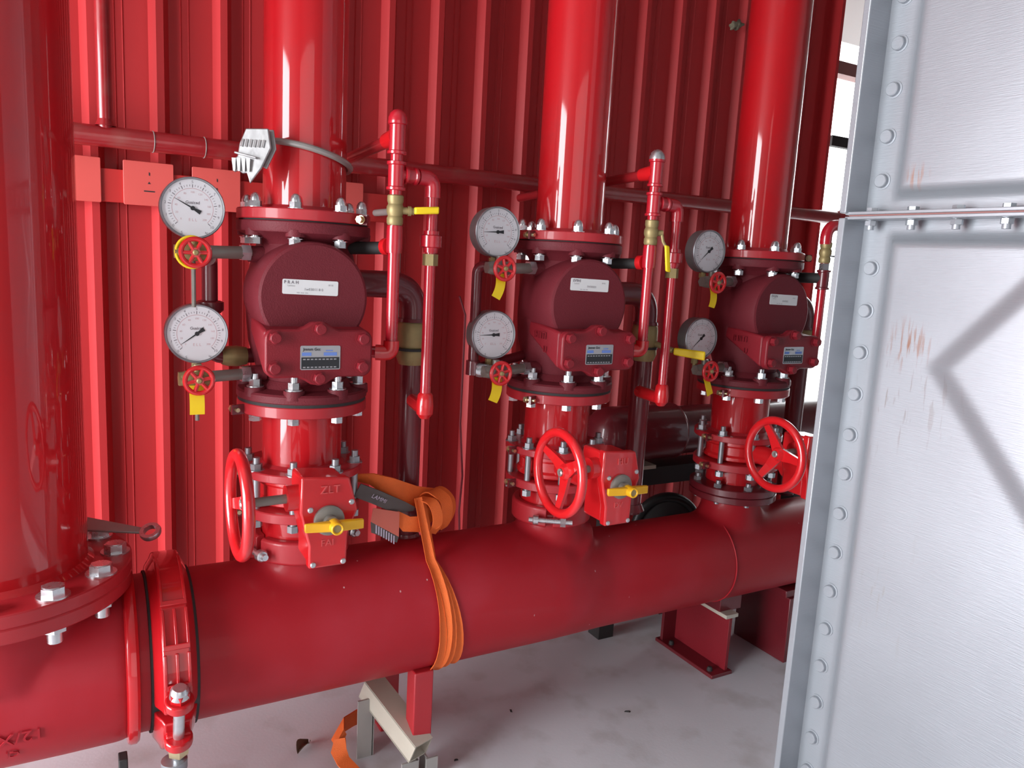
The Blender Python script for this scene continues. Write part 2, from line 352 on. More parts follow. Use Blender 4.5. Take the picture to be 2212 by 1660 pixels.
po_ = m.build('pipe_run', 'manifold_red', hd, smooth=0)
rm_ = po_.modifiers.new('blend', 'REMESH'); rm_.mode = 'VOXEL'; rm_.voxel_size = 0.0055; rm_.use_smooth_shade = True
sm_ = po_.modifiers.new('soften', 'SMOOTH'); sm_.factor = 0.5; sm_.iterations = 30
M().torus((1.235, 0, -0.022), (1, 0, 0), 0.1365, 0.0022, 56, 8).build('weld_bead', 'manifold_red', hd)

# ------------------------------------------------------------------ bolts (shared meshes)
def bolt_meshes():
    B = {}
    m = M().lathe([(0.0155, 0), (0.0155, 0.002)], seg=20); m.hexp((0, 0, 0.002), (0, 0, 1), 0.0125, 0.011); m.lathe([(0.0108, 0.013), (0.0105, 0.019), (0.008, 0.025), (0.004, 0.0285), (0.001, 0.029)], seg=16)
    m.cyl((0, 0, -0.062), (0, 0, 0), 0.0085, 12); m.hexp((0, 0, -0.071), (0, 0, 1), 0.0128, 0.012); m.lathe([(0.015, -0.059), (0.015, -0.0575)], seg=20)
    B['acorn'] = m.mesh('bolt', 'zinc')
    m = M().lathe([(0.0175, 0), (0.0175, 0.0022)], seg=20); m.hexp((0, 0, 0.0022), (0, 0, 1), 0.0125, 0.014); m.cyl((0, 0, 0.016), (0, 0, 0.027), 0.0075, 12)
    m.cyl((0, 0, -0.07), (0, 0, 0), 0.0085, 12); m.hexp((0, 0, -0.071), (0, 0, 1), 0.0128, 0.013)
    B['nut'] = m.mesh('bolt', 'zinc')
    m = M().lathe([(0.027, 0), (0.027, 0.003)], seg=24); m.hexp((0, 0, 0.003), (0, 0, 1), 0.0205, 0.015); m.lathe([(0.0175, 0.018), (0.016, 0.0195)], seg=16)
    m.cyl((0, 0, -0.048), (0, 0, 0), 0.0125, 14); m.hexp((0, 0, -0.064), (0, 0, 1), 0.0205, 0.018); m.cyl((0, 0, -0.085), (0, 0, -0.06), 0.0125, 14)
    B['big'] = m.mesh('bolt', 'zinc')
    m = M().hexp((0, 0, 0), (0, 0, 1), 0.0125, 0.013); m.cyl((0, 0, 0.012), (0, 0, 0.026), 0.0075, 12); m.lathe([(0.017, -0.002), (0.017, 0.0005)], seg=20)
    m.cyl((0, 0, -0.125), (0, 0, 0), 0.0078, 14); m.hexp((0, 0, -0.124), (0, 0, 1), 0.0122, 0.014)
    B['stud'] = m.mesh('stud', 'zinc_dull')
    m = M().hexp((0, 0, 0), (0, -1, 0), 0.0118, 0.013, 0.3); m.lathe([(0.0108, 0.013), (0.009, 0.0145)], ax=(0, -1, 0), seg=16); m.lathe([(0.0145, -0.001), (0.0145, 0.0015)], ax=(0, -1, 0), seg=20)
    B['cover'] = m.mesh('cover_bolt', 'cover_red')
    m = M().lathe([(0.0052, 0), (0.0052, 0.0025), (0.0035, 0.004)], ax=(0, -1, 0), seg=14)
    B['screw'] = m.mesh('screw', 'zinc')
    m = M().box((0.006, 0, 0), (0.030, 0.006, 0.020)); B['lug'] = m.mesh('bonding_lug', 'dark_red', 0)
    m = M().cyl((0.004, -0.015, 0), (0.004, 0.010, 0), 0.0045, 12); m.hexp((0.004, -0.020, 0), (0, 1, 0), 0.0075, 0.006); m.lathe([(0.009, -0.010), (0.009, -0.012)], (0.004, 0, 0), (0, 1, 0), 14)
    B['lugbolt'] = m.mesh('lug_bolt', 'yellow_zinc')
    return B
BM = bolt_meshes()
def ring_bolts(parent, key, name, n, r, z, a0, cx=0, cy=0, skip=()):
    for k in range(n):
        if k in skip: continue
        a = math.radians(a0+360*k/n); place(BM[key], name, parent, (cx+r*math.cos(a), cy+r*math.sin(a), z), (0, 0, a+0.3*k))
def lug(parent, ang, r, z, mirror=False):
    a = math.radians(ang); e = place(BM['lug'], 'bonding_lug', parent, (r*math.cos(a), r*math.sin(a), z), (0, 0, a)); place(BM['lugbolt'], 'lug_bolt', e, (0.008, 0, 0))

# ================================================================== LEFT TEE, COUPLING AND BIG RISER
te = thing('pipe_tee', 'big red flanged tee fitting in the lower left corner with raised size marks', 'fitting', (XL, 0, ZO))
m = M(); m.lathe([(0.150, -0.42), (0.163, -0.36), (0.166, 0.10), (0.165, 0.205), (0.160, 0.222)], ax=(1, 0, 0), seg=64)
m.lathe([(0.05, 0.0), (0.172, 0.04), (0.166, 0.09), (0.162, 0.15), (0.162, 0.18)], seg=64); tb_ = m.build('body', 'manifold_red', te, smooth=0)
rm_ = tb_.modifiers.new('blend', 'REMESH'); rm_.mode = 'VOXEL'; rm_.voxel_size = 0.0055; rm_.use_smooth_shade = True
sm_ = tb_.modifiers.new('soften', 'SMOOTH'); sm_.factor = 0.5; sm_.iterations = 18
m = M(); m.lathe([(0.17, 0.170), (0.234, 0.170), (0.237, 0.173), (0.237, 0.1945), (0.235, 0.197)], seg=96); m.build('flange', 'flange_red', te)
m = M(); m.lathe([(0.160, 0.214), (0.174, 0.217), (0.177, 0.222), (0.177, 0.232), (0.173, 0.237), (0.160, 0.239)], ax=(1, 0, 0), seg=64, caps=False); m.build('end_ring', 'pipe_red', te)
m = M(); m.lathe([(0.158, 0.236), (0.158, 0.272)], ax=(1, 0, 0), seg=64); m.build('grooved_end', 'manifold_red', te)
m = M()
def on_run(xl, ang, r=0.1668):   # point and frame on the tee surface; marks are cast upside down
    a = math.radians(ang); n = Vector((0, -math.cos(a), math.sin(a))); return Vector((xl, 0, 0))+n*r, n
p, n = on_run(0.045, -14); m.text('12/X', 0.036, p, (-1, 0, 0), Vector((-1, 0, 0)).cross(n)*-1, 0, 0.0022)
p, n = on_run(0.030, -28); m.text('CI', 0.024, p, (-1, 0, 0), Vector((-1, 0, 0)).cross(n)*-1, 0, 0.0022)
m.build('raised_mark', 'manifold_red', te, smooth=0)
lug(te, -88, 0.236, 0.150)
br = thing('large_riser_pipe', 'wide dark red riser pipe cut by the left edge of the photo', 'pipe', (XL, 0, ZO))
M().lathe([(0.160, 0.20), (0.160, 3.24)], seg=72).build('pipe', 'pipe_red', br)
M().lathe([(0.235, 0.197), (0.237, 0.1995), (0.237, 0.220), (0.2345, 0.2225), (0.165, 0.2225)], seg=96, caps=False).build('flange', 'flange_red', br)
M().lathe([(0.172, 0.221), (0.160, 0.233)], seg=72, caps=False).build('weld_bead', 'pipe_red', br)
ring_bolts(br, 'big', 'flange_bolt', 12, 0.207, 0.2225, -60)
# spanner left lying on the flange
sp = thing('spanner', 'flat steel ring spanner lying on the left flange', 'tool', (XL+0.21, 0.06, ZO+0.252), rot=(0.55, 0.02, -0.62))
m = M(); m.loft([(-0.10, -0.020, -0.003), (-0.10, 0.020, -0.003), (-0.10, 0.020, 0.003), (-0.10, -0.020, 0.003)], [(0.058, -0.007, -0.003), (0.058, 0.007, -0.003), (0.058, 0.007, 0.003), (0.058, -0.007, 0.003)])
m.build('shank', 'band_grey', sp, bevel=0.002)
M().lathe([(0.0125, -0.006), (0.020, -0.006), (0.0215, 0), (0.020, 0.006), (0.0125, 0.006), (0.0125, -0.006)], (0.077, 0, 0), seg=28, caps=False).build('ring_end', 'zinc', sp)
# grooved coupling joining tee and manifold
cp = thing('pipe_coupling', 'large glossy red bolted coupling joining tee and manifold', 'coupling', (-0.278, 0, ZO))
def half(a0, a1, ri, prof, n=28):
    m = M(); k = len(prof); vs = []; fs = []
    for i in range(n+1):
        a = math.radians(a0+(a1-a0)*i/n)
        for x, r in prof: vs.append((x, -r*math.cos(a), r*math.sin(a)))
    for i in range(n):
        for j in range(k): fs.append((i*k+j, i*k+(j+1) % k, (i+1)*k+(j+1) % k, (i+1)*k+j))
    fs += [tuple(range(k)), tuple(n*k+j for j in range(k))]; return m.add(vs, fs)
CPROF = [(-0.040, 0.158), (-0.038, 0.172), (-0.028, 0.188), (-0.024, 0.199), (0.024, 0.199), (0.028, 0.188), (0.036, 0.172), (0.040, 0.158)]
a_split = -16
h1 = half(a_split+3.5, a_split+176, 0.158, CPROF).build('upper_housing', 'pipe_red', cp, bevel=0.003)
h2 = half(a_split+184, a_split+356.5, 0.158, CPROF).build('lower_housing', 'pipe_red', cp, bevel=0.003)
m = M()
for a0, a1 in ((4, 22), (26, 46), (50, 86)):   # cast ribs with recessed pockets between
    for x in (-0.021, 0.0, 0.021):
        if x == 0.0 and a0 > 40: continue
        m2 = half(a0, a1, 0, [(x-0.003, 0.196), (x-0.003, 0.205), (x+0.003, 0.205), (x+0.003, 0.196)], 10); m.add(m2.v, m2.f)
for a in (3, 24, 48):
    m2 = half(a, a+3, 0, [(-0.024, 0.196), (-0.024, 0.205), (0.024, 0.205), (0.024, 0.196)], 3); m.add(m2.v, m2.f)
m.build('rib', 'pipe_red', h1, bevel=0.0015)
def P_c(a, r): t = math.radians(a); return Vector((0, -r*math.cos(t), r*math.sin(t)))
for side, hh in ((1, h1), (-1, h2)):
    a = a_split+side*13; c = P_c(a, 0.213)
    t = math.radians(a_split); rotm = Matrix.Rotation(-t, 3, 'X')
    mm = M().lathe([(0.0255, -0.010), (0.0265, 0), (0.0255, 0.010)], c, (0, math.sin(t), math.cos(t)), 24)
    mm.box(P_c(a, 0.195), (0.044, 0.040, 0.020), rotm)
    mm.build('bolt_pad', 'pipe_red', hh, bevel=0.003)
t = math.radians(a_split); ax = Vector((0, math.sin(t), math.cos(t))); c0 = P_c(a_split, 0.213*math.cos(math.radians(13)))
bo = M().cyl(c0-ax*0.115, c0+ax*0.085, 0.0105, 16); bo.lathe([(0.0185, 0.066), (0.0165, 0.080), (0.012, 0.086)], c0, ax, 20)
bo = bo.build('coupling_bolt', 'zinc', cp)
M().hexp(c0+ax*0.058, ax, 0.019, 0.018).build('upper_nut', 'pipe_red', bo)
M().hexp(c0-ax*0.080, ax, 0.020, 0.020).build('lower_nut', 'yellow_zinc', bo)
M().lathe([(0.159, -0.044), (0.163, -0.043), (0.163, 0.043), (0.159, 0.044)], ax=(1, 0, 0), seg=64, caps=False).build('gasket', 'gasket_black', cp)
# screw jack under the coupling
jk = thing('pipe_jack', 'threaded steel jack post standing under the large coupling', 'support', (-0.285, -0.175, 0))
m = M(); m.lathe([(0.0165 if i % 2 else 0.0145, 0.02+0.006*i) for i in range(36)], seg=20); m.build('threaded_post', 'zinc_dull', jk)
M().box((0, 0, 0.006), (0.10, 0.10, 0.012)).build('base_plate', 'zinc_dull', jk, bevel=0.002)
M().lathe([(0.020, 0.225), (0.024, 0.232), (0.024, 0.250)], seg=24).build('saddle', 'zinc_dull', jk)
bj = thing('tee_prop', 'dark steel prop standing under the end of the tee', 'support', (-0.372, -0.13, 0))
M().box((0, 0, 0.1275), (0.016, 0.03, 0.255)).build('strut', 'gasket_black', bj, bevel=0.002); M().box((0, 0, 0.004), (0.07, 0.07, 0.008)).build('foot_plate', 'gasket_black', bj)

# ================================================================== RISERS AND VALVE SETS
def gauge_print():
    m = M(); f = (0, -1, 0)
    for i in range(41):
        a = math.radians(225-270*i/40); big = i % 4 == 0; r0, r1 = (0.0385, 0.0445) if big else (0.0405, 0.0440); w = 0.0007 if big else 0.0004
        u = Vector((math.cos(a), 0, math.sin(a))); v = Vector((-math.sin(a), 0, math.cos(a)))
        m.add([u*r0-v*w, u*r1-v*w, u*r1+v*w, u*r0+v*w], [(0, 1, 2, 3)])
    for i in range(0, 11):
        a = math.radians(225-27*i); m.text(str(i), 0.0072, (0.0488*math.cos(a), 0, 0.0488*math.sin(a)), (1, 0, 0), (0, 0, 1))
    m.text('Guaiced', 0.0078, (0, 0, 0.0105), (1, 0, 0), (0, 0, 1), bold=0.02); m.text('kg c', 0.0055, (0.026, 0, -0.045), (1, 0, 0), (0, 0, 1)); m.text('S', 0.008, (-0.020, 0, -0.047), (1, 0, 0), (0, 0, 1))
    return m.mesh('dial_print', 'print_grey', 0)
def gauge_print2():
    m = M()
    def ringseg(r, w, a0, a1, n=40):
        for i in range(n):
            A = math.radians(a0+(a1-a0)*i/n); B = math.radians(a0+(a1-a0)*(i+1)/n)
            m.add([(r*math.cos(A), 0, r*math.sin(A)), ((r+w)*math.cos(A), 0, (r+w)*math.sin(A)), ((r+w)*math.cos(B), 0, (r+w)*math.sin(B)), (r*math.cos(B), 0, r*math.sin(B))], [(0, 1, 2, 3)])
    ringseg(0.0365, 0.0009, -45, 225)
    for i in range(0, 11):
        a = math.radians(225-27*i); m.text(str(i*20), 0.0052, (0.0298*math.cos(a), 0, 0.0298*math.sin(a)), (1, 0, 0), (0, 0, 1))
    m.text('E L L', 0.0075, (0, 0, -0.022), (1, 0, 0), (0, 0, 1))
    return m.mesh('dial_print', 'print_pink', 0)
GP1, GP2 = gauge_print(), gauge_print2()
GCASE = M().lathe([(0.0, 0.0), (0.050, 0.0), (0.0575, -0.004), (0.0580, -0.034), (0.0560, -0.036)], ax=(0, -1, 0), seg=48, caps=False)
GCASE = M().lathe([(0.048, -0.036), (0.0575, -0.032), (0.0582, 0.002), (0.0575, 0.004), (0.0550, 0.004), (0.0542, 0.001)], ax=(0, -1, 0), seg=48, caps=False).add([(0.048*math.cos(2*math.pi*i/24), 0.036, 0.048*math.sin(2*math.pi*i/24)) for i in range(24)], [tuple(range(24))]).mesh('case', 'case_grey')
GBEZ = M().lathe([(0.0585, -0.004), (0.0588, 0.003), (0.0572, 0.0055), (0.0550, 0.0045), (0.0545, 0.0015)], ax=(0, -1, 0), seg=48, caps=False).mesh('bezel', 'zinc_dull')
GDIAL = M().lathe([(0.0546, -0.001), (0.0546, 0.0008)], ax=(0, -1, 0), seg=48).mesh('dial', 'dial_white')
m = M(); m.add([(-0.004, 0, -0.0016), (0.037, 0, -0.0003), (0.037, 0, 0.0003), (-0.004, 0, 0.0016)], [(0, 1, 2, 3)]); m.add([(-0.016, 0, -0.0042), (-0.003, 0, -0.0022), (-0.003, 0, 0.0022), (-0.016, 0, 0.0042)], [(0, 1, 2, 3)]); m.lathe([(0.0042, -0.0005), (0.0042, 0.0015)], ax=(0, -1, 0), seg=16)
GNEED = m.mesh('needle', 'print_dark', 0)
m = M().cyl((0, 0.016, -0.090), (0, 0.016, -0.054), 0.006, 12); m.hexp((0, 0.016, -0.073), (0, 0, 1), 0.010, 0.013)
GSTEM = m.mesh('stem', 'brass')
def gauge(x, y, z, needle, label):
    g = thing('pressure_gauge', label, 'gauge', (x, y, z), 'round white pressure gauges beside the valves')
    place(GCASE, 'case', g); place(GBEZ, 'bezel', g); d = place(GDIAL, 'dial', g)
    place(GP1, 'dial_print', d, (0, -0.0011, 0)); place(GP2, 'dial_print', d, (0, -0.0010, 0))
    place(GNEED, 'needle', g, (0, -0.0022, 0), (0, -math.radians(needle), 0)); place(GSTEM, 'stem', g)
    return g
# small shut-off cock with red hand wheel
m = M(); m.torus((0, -0.024, 0), (0, 1, 0), 0.0225, 0.0042, 28, 10)
for i in range(6):
    a = math.radians(60*i+20); m.cyl((0.004*math.cos(a), -0.024, 0.004*math.sin(a)), (0.021*math.cos(a), -0.024, 0.021*math.sin(a)), 0.0034, 8)
m.lathe([(0.008, 0.016), (0.008, 0.027)], ax=(0, -1, 0), seg=16)
CWHEEL = m.mesh('hand_wheel', 'bright_red')
CNUT = M().lathe([(0.0052, 0.024), (0.0048, 0.0305), (0.003, 0.032)], ax=(0, -1, 0), seg=14).mesh('wheel_nut', 'brass')
m = M().lathe([(0.013, -0.030), (0.0155, -0.02), (0.0165, 0), (0.0155, 0.02), (0.013, 0.030)], ax=(1, 0, 0), seg=20); m.cyl((0, 0, 0), (0, -0.016, 0), 0.009, 14); m.cyl((0, 0, 0), (0, 0, 0.028), 0.0085, 14); m.hexp((-0.034, 0, 0), (1, 0, 0), 0.0145, 0.012)
CBODY = m.mesh('body', 'nickel_grey'); CBODY_B = m.mesh('body', 'brass')
def cock(x, y, z, label, tagw, brass=False, tape=False, tail=0.0, tagang=0.0):
    c = thing('gauge_cock', label, 'valve', (x, y, z), 'small red wheeled cocks under the gauges')
    place(CBODY_B if brass else CBODY, 'body', c); w = place(CWHEEL, 'hand_wheel', c, (0, 0, 0), (0, random.uniform(0, 1), 0)); w.scale = (1.12, 1.12, 1.12); place(CNUT, 'wheel_nut', w)
    if tagw:
        m = M(); pts = []
        for i in range(9):
            t = i/8; pts.append(((tagang*t*t*1.0-0.003, -0.012-0.010*math.sin(t*2.2), -0.012-0.056*t), (1, 0, 0)))
        m.ribbon(pts, tagw, 0.0015).build('yellow_tag', 'yellow_tag', c, 'blank yellow plastic tag')
    if tape:
        M().tube([(0.028*math.cos(math.radians(a))-0.004, -0.010, 0.029*math.sin(math.radians(a))) for a in range(40, 330, 14)], 0.0030, 8).build('yellow_tape', 'yellow_tag', c, 'thin yellow tie around the wheel')
    if tail: M().cyl((0.0, 0.004, -tail), (0, 0.004, -0.012), 0.0042, 10).build('drain_tube', 'nickel_grey', c)
    return c

COVER = rrect(-0.119, 0.0905, 0.593, 0.686, 0.020)
def lobed():
    P = []
    for x, z in COVER:
        P.append((x, z))
    out = []
    for i, (x, z) in enumerate(P):
        out.append((x, z)); x2, z2 = P[(i+1) % len(P)]
        if abs(x2-x) > 0.1:   # long edges: add the centre lobe
            s = 1 if z > 0.64 else -1; sgn = 1 if x2 > x else -1
            for dx, dz in ((-0.040, 0.0), (-0.026, 0.006), (-0.015, 0.0135), (0, 0.016), (0.015, 0.0135), (0.026, 0.006), (0.040, 0.0)):
                out.append((-0.017+sgn*dx, z+s*dz))
    return out
LOB = lobed()
for i in range(3):
    X, dz = RX[i], DZ[i]; base = (X, 0, ZO)
    # ---- riser pipe with its flange
    r = thing('riser_pipe', ['glossy red riser pipe with a silver clamp around it', 'glossy red riser pipe in the middle of the three', 'glossy red riser pipe beside the galvanised tank'][i], 'pipe', base, 'three slim red risers')
    M().lathe([(0.0841, 0.90), (0.0841, 3.25)], seg=64).build('pipe', 'pipe_red', r)
    M().lathe([(0.134, 0.8935+dz), (0.1355, 0.895+dz), (0.1355, 0.913+dz), (0.134, 0.915+dz), (0.092, 0.915+dz), (0.0841, 0.924+dz)], seg=72).build('flange', 'flange_red', r)
    ring_bolts(r, 'acorn', 'flange_bolt', 8, 0.1175, 0.915+dz, 22.5)
    lug(r, [-52, 200, -40][i], 0.135, 0.903+dz)
    # ---- alarm check valve
    cv = thing('check_valve', ['maroon cast check valve under the riser with the silver clamp', 'maroon cast check valve under the middle riser', 'maroon cast check valve half hidden by the galvanised tank'][i], 'valve', (X, 0, ZO+dz), 'maroon alarm check valves')
    b = M().lathe([(0.084, 0.545), (0.090, 0.565), (0.101, 0.60), (0.113, 0.645), (0.1175, 0.70), (0.1175, 0.745), (0.110, 0.80), (0.098, 0.840), (0.088, 0.862), (0.085, 0.875)], seg=64).build('body', 'cast_maroon', cv, smooth=60)
    M().lathe([(0.113, 0.0), (0.1125, 0.06), (0.1105, 0.120), (0.1080, 0.128), (0.103, 0.131)], (-0.0115, 0.0, 0.744), (0, -1, 0), 64).build('round_nose', 'cast_maroon', cv, smooth=28)
    m = M(); A = [(-0.113, -0.02, 0.665), (0.085, -0.02, 0.665), (0.085, -0.02, 0.70), (-0.113, -0.02, 0.70)]; B = [(-0.117, -0.166, 0.597), (0.0885, -0.166, 0.597), (0.0885, -0.166, 0.683), (-0.117, -0.166, 0.683)]
    m.loft(A, B).build('chamber', 'cover_red', cv, bevel=0.006)
    cpl = M().prism(LOB, (0, -0.166, 0), (1, 0, 0), (0, 0, 1), 0.021).build('cover_plate', 'cover_red', cv, bevel=0.004)
    for bx, bz in ((-0.016, 0.688), (-0.101, 0.671), (-0.102, 0.613), (-0.017, 0.592), (0.070, 0.669), (0.069, 0.613)):
        place(BM['cover'], 'cover_bolt', cpl, (bx, -0.187, bz))
    npz, npx = 0.632, -0.014
    pl = M().prism(rrect(-0.039, 0.039, -0.0235, 0.0235, 0.003, 3), (npx, -0.1872, npz), (1, 0, 0), (0, 0, 1), 0.0008).build('nameplate', 'plate_silver', cpl)
    m = M().add([(npx-0.037, -0.1884, npz-0.0215), (npx+0.037, -0.1884, npz-0.0215), (npx+0.037, -0.1884, npz+0.001), (npx-0.037, -0.1884, npz+0.001)], [(0, 1, 2, 3)])
    m.text('Jmmm Gcc', 0.0075, (npx-0.017, -0.1884, npz+0.0165), (1, 0, 0), (0, 0, 1), bold=0.03); m.build('print', 'print_dark', pl, smooth=0)
    m = M()
    for x0, x1, z0, z1 in ((-0.036, -0.018, 0.004, 0.0105), (0.006, 0.032, 0.004, 0.0105), (0.010, 0.024, 0.0130, 0.0150)): m.add([(npx+x0, -0.1885, npz+z0), (npx+x1, -0.1885, npz+z0), (npx+x1, -0.1885, npz+z1), (npx+x0, -0.1885, npz+z1)], [(0, 1, 2, 3)])
    m.build('print', 'print_blue', pl, smooth=0)
    m = M()
    for z0 in (-0.004, -0.0195):
        for q in range(9): m.add([(npx-0.034+q*0.0075, -0.1886, npz+z0), (npx-0.029+q*0.0075, -0.1886, npz+z0), (npx-0.029+q*0.0075, -0.1886, npz+z0+0.0022), (npx-0.034+q*0.0075, -0.1886, npz+z0+0.0022)], [(0, 1, 2, 3)])
    m.build('print', 'plate_silver', pl, smooth=0)
    sx, sz = [(-0.020, 0.764), (-0.016, 0.792), (-0.012, 0.782)][i]; tl = Vector((1, 0, -0.02)); up = Vector((0.02, 0, 1)); o = Vector((sx, -0.1312, sz))
    st = M().prism(rrect(-0.055, 0.055, -0.0145, 0.0145, 0.003, 3), o, tl, up, 0.0006).build('sticker', 'sticker_white', cv, 'white paper sticker')
    m = M(); fo = o+Vector((0, -0.0009, 0)); m.text(['P R A H', 'EV9HI', 'EVLEN'][i], 0.0085, fo+tl*-0.038+up*0.0085, tl, up, bold=0.03)
    m.text(['1w03011 8 0', 'IW00001', 'HW002'][i], 0.0072, fo+tl*0.006+up*-0.004, tl, up); m.text('I pciloioo', 0.004, fo+tl*-0.038+up*0.002, tl, up); m.text('00 05', 0.0045, fo+tl*0.040+up*0.006, tl, up); m.text('Ilillili  iliiiiili  ilililii', 0.0034, fo+tl*-0.016+up*-0.0112, tl, up)
    m.build('print', 'print_grey', st, smooth=0)
    M().lathe([(0.090, 0.835), (0.100, 0.853), (0.126, 0.866), (0.1345, 0.869), (0.136, 0.872), (0.136, 0.8885), (0.134, 0.8905)], seg=72).build('upper_flange', 'cast_maroon', cv)
    M().lathe([(0.134, 0.5265), (0.1365, 0.529), (0.1365, 0.542), (0.133, 0.546), (0.105, 0.551), (0.092, 0.566)], seg=72).build('lower_flange', 'cast_maroon', cv)
    for k in range(8):
        a = math.radians(22.5+45*k); c, s = 0.1175*math.cos(a), 0.1175*math.sin(a)
        M().lathe([(0.020, 0.874), (0.019, 0.8605)], (c, s, 0), seg=20).build('bolt_boss', 'cast_maroon', cv); M().lathe([(0.022, 0.536), (0.021, 0.5545)], (c, s, 0), seg=20).build('bolt_boss', 'cast_maroon', cv)
    M().lathe([(0.130, 0.890), (0.131, 0.8935)], seg=64).build('gasket', 'gasket_black', cv); M().lathe([(0.134, 0.5205), (0.1345, 0.527)], seg=64).build('gasket', 'gasket_black', cv)
    for z in (0.823, 0.580): M().lathe([(0.017, 0.085), (0.016, 0.120)], (0, -0.03, z), (-1, 0, 0), 20).build('side_port', 'cast_maroon', cv)
    if i > 0:
        m = M(); m.text('IHIITI', 0.024, (-0.1178, -0.085, 0.667), (0, -1, 0), (0, 0, 1), 0, 0.002)
        m.text('U', 0.022, (-0.1178, -0.11, 0.635), (0, -1, 0), (0, 0, 1), 0, 0.002); m.build('raised_mark', 'cover_red', cv, smooth=0)
    # ---- spool between check valve and butterfly valve
    s = thing('spool_pipe', 'short flanged red pipe under the check valve '+POS[i], 'pipe', (X, 0, ZO+dz), 'short flanged spools')
    M().lathe([(0.0841, 0.368), (0.0841, 0.50)], seg=56).build('pipe', 'pipe_red', s)
    M().lathe([(0.0841, 0.490), (0.092, 0.4975), (0.134, 0.4975), (0.1355, 0.499), (0.1355, 0.519), (0.134, 0.5205)], seg=72).build('upper_flange', 'flange_red', s)
    M().lathe([(0.128, 0.3592), (0.130, 0.361), (0.130, 0.3755), (0.128, 0.3775), (0.092, 0.3775), (0.0841, 0.384)], seg=72).build('lower_flange', 'flange_red', s)
    ring_bolts(s, 'nut', 'flange_bolt', 8, 0.1175, 0.5545, 22.5); lug(s, [196, 212, 205][i], 0.140, 0.507)
    # ---- butterfly valve with gear operator
    v = thing('butterfly_valve', ['red butterfly valve with edge-on handwheel and orange strap beside it', 'red butterfly valve with oval handwheel and yellow pointer under middle riser', 'red butterfly valve with round three-spoked handwheel next to the tank'][i], 'valve', (X, 0, ZO+dz), 'gear operated butterfly valves')
    M().lathe([(0.088, 0.2935), (0.097, 0.300), (0.097, 0.309), (0.092, 0.315), (0.092, 0.338), (0.097, 0.344), (0.097, 0.353), (0.088, 0.3592)], seg=56).build('body', 'bright_red', v)
    ring_bolts(v, 'stud', 'stud', 8, 0.1145, 0.3775, 22.5)
    lug(v, 188, 0.128, 0.368); lug(v, 188, 0.128, 0.282)
    M().lathe([(0.032, 0.085), (0.028, 0.12), (0.026, 0.215), (0.040, 0.220), (0.040, 0.245)], (-0.022, 0, 0.33), (0, -1, 0), 28).build('stem_neck', 'bright_red', v)
    G = [(-0.084, 0.437), (0.004, 0.430), (0.021, 0.367), (0.003, 0.322), (0.001, 0.262), (-0.070, 0.262), (-0.070, 0.306), (-0.086, 0.370)]
    gx = sum(p[0] for p in G)/8; gz = sum(p[1] for p in G)/8
    gb = M().prism([(gx+(a-gx)*0.93, gz+(c-gz)*0.95) for a, c in G], (0, -0.240, 0), (1, 0, 0), (0, 0, 1), 0.072).build('gearbox', 'bright_red', v, bevel=0.006)
    fp = M().prism(G, (0, -0.309, 0), (1, 0, 0), (0, 0, 1), 0.021).build('front_cover', 'bright_red', gb, bevel=0.004)
    for a, c in ((-0.068, 0.375), (0.008, 0.383), (-0.062, 0.270), (-0.006, 0.270)): place(BM['screw'], 'screw', fp, (a, -0.330, c))
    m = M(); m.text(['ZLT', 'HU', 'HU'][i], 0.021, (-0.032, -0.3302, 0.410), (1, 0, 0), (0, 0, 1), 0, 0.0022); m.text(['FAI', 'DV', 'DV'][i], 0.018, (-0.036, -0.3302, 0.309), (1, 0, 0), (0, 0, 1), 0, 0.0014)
    m.build('raised_letters', 'letter_lit_red', fp, smooth=0)
    M().cyl((-0.105, -0.300, 0.392), (0.0, -0.300, 0.392), 0.024, 24).build('worm_housing', 'bright_red', gb)
    M().lathe([(0.028, 0.330), (0.028, 0.336), (0.024, 0.339), (0.013, 0.340), (0.013, 0.352)], (-0.034, 0, 0.353), (0, -1, 0), 32).build('dial_disc', 'nickel_grey', gb)
    m = M(); m.lathe([(0.0125, 0.336), (0.0125, 0.352), (0.0115, 0.378), (0.0075, 0.378), (0.0075, 0.374)], (-0.031, 0, 0.350), (0, -1, 0), 24)
    m.loft([(-0.036, -0.350, 0.341), (-0.036, -0.366, 0.341), (-0.036, -0.366, 0.359), (-0.036, -0.350, 0.359)], [(-0.083, -0.346, 0.344), (-0.083, -0.352, 0.340), (-0.083, -0.352, 0.357), (-0.083, -0.346, 0.357)])
    m.loft([(-0.026, -0.350, 0.359), (-0.026, -0.366, 0.359), (-0.026, -0.366, 0.341), (-0.026, -0.350, 0.341)], [(0.024, -0.350, 0.356), (0.024, -0.358, 0.356), (0.024, -0.358, 0.338), (0.024, -0.350, 0.338)])
    po = m.build('pointer', 'yellow_pointer', gb, 'yellow position pointer', bevel=0.0025)
    M().lathe([(0.0070, 0.370), (0.0070, 0.3755)], (-0.031, 0, 0.350), (0, -1, 0), 16).build('centre_screw', 'brass', po)
    M().cyl((-0.185, -0.308, 0.392), (-0.09, -0.302, 0.392), 0.0085, 16).build('shaft', 'nickel_grey', v)
    hw = M(); hc = Vector((-0.187, -0.310, 0.392)); hw.torus(hc, (1, 0, 0), 0.0885, 0.0105, 56, 14)
    rot0 = [75, 150, 118][i]
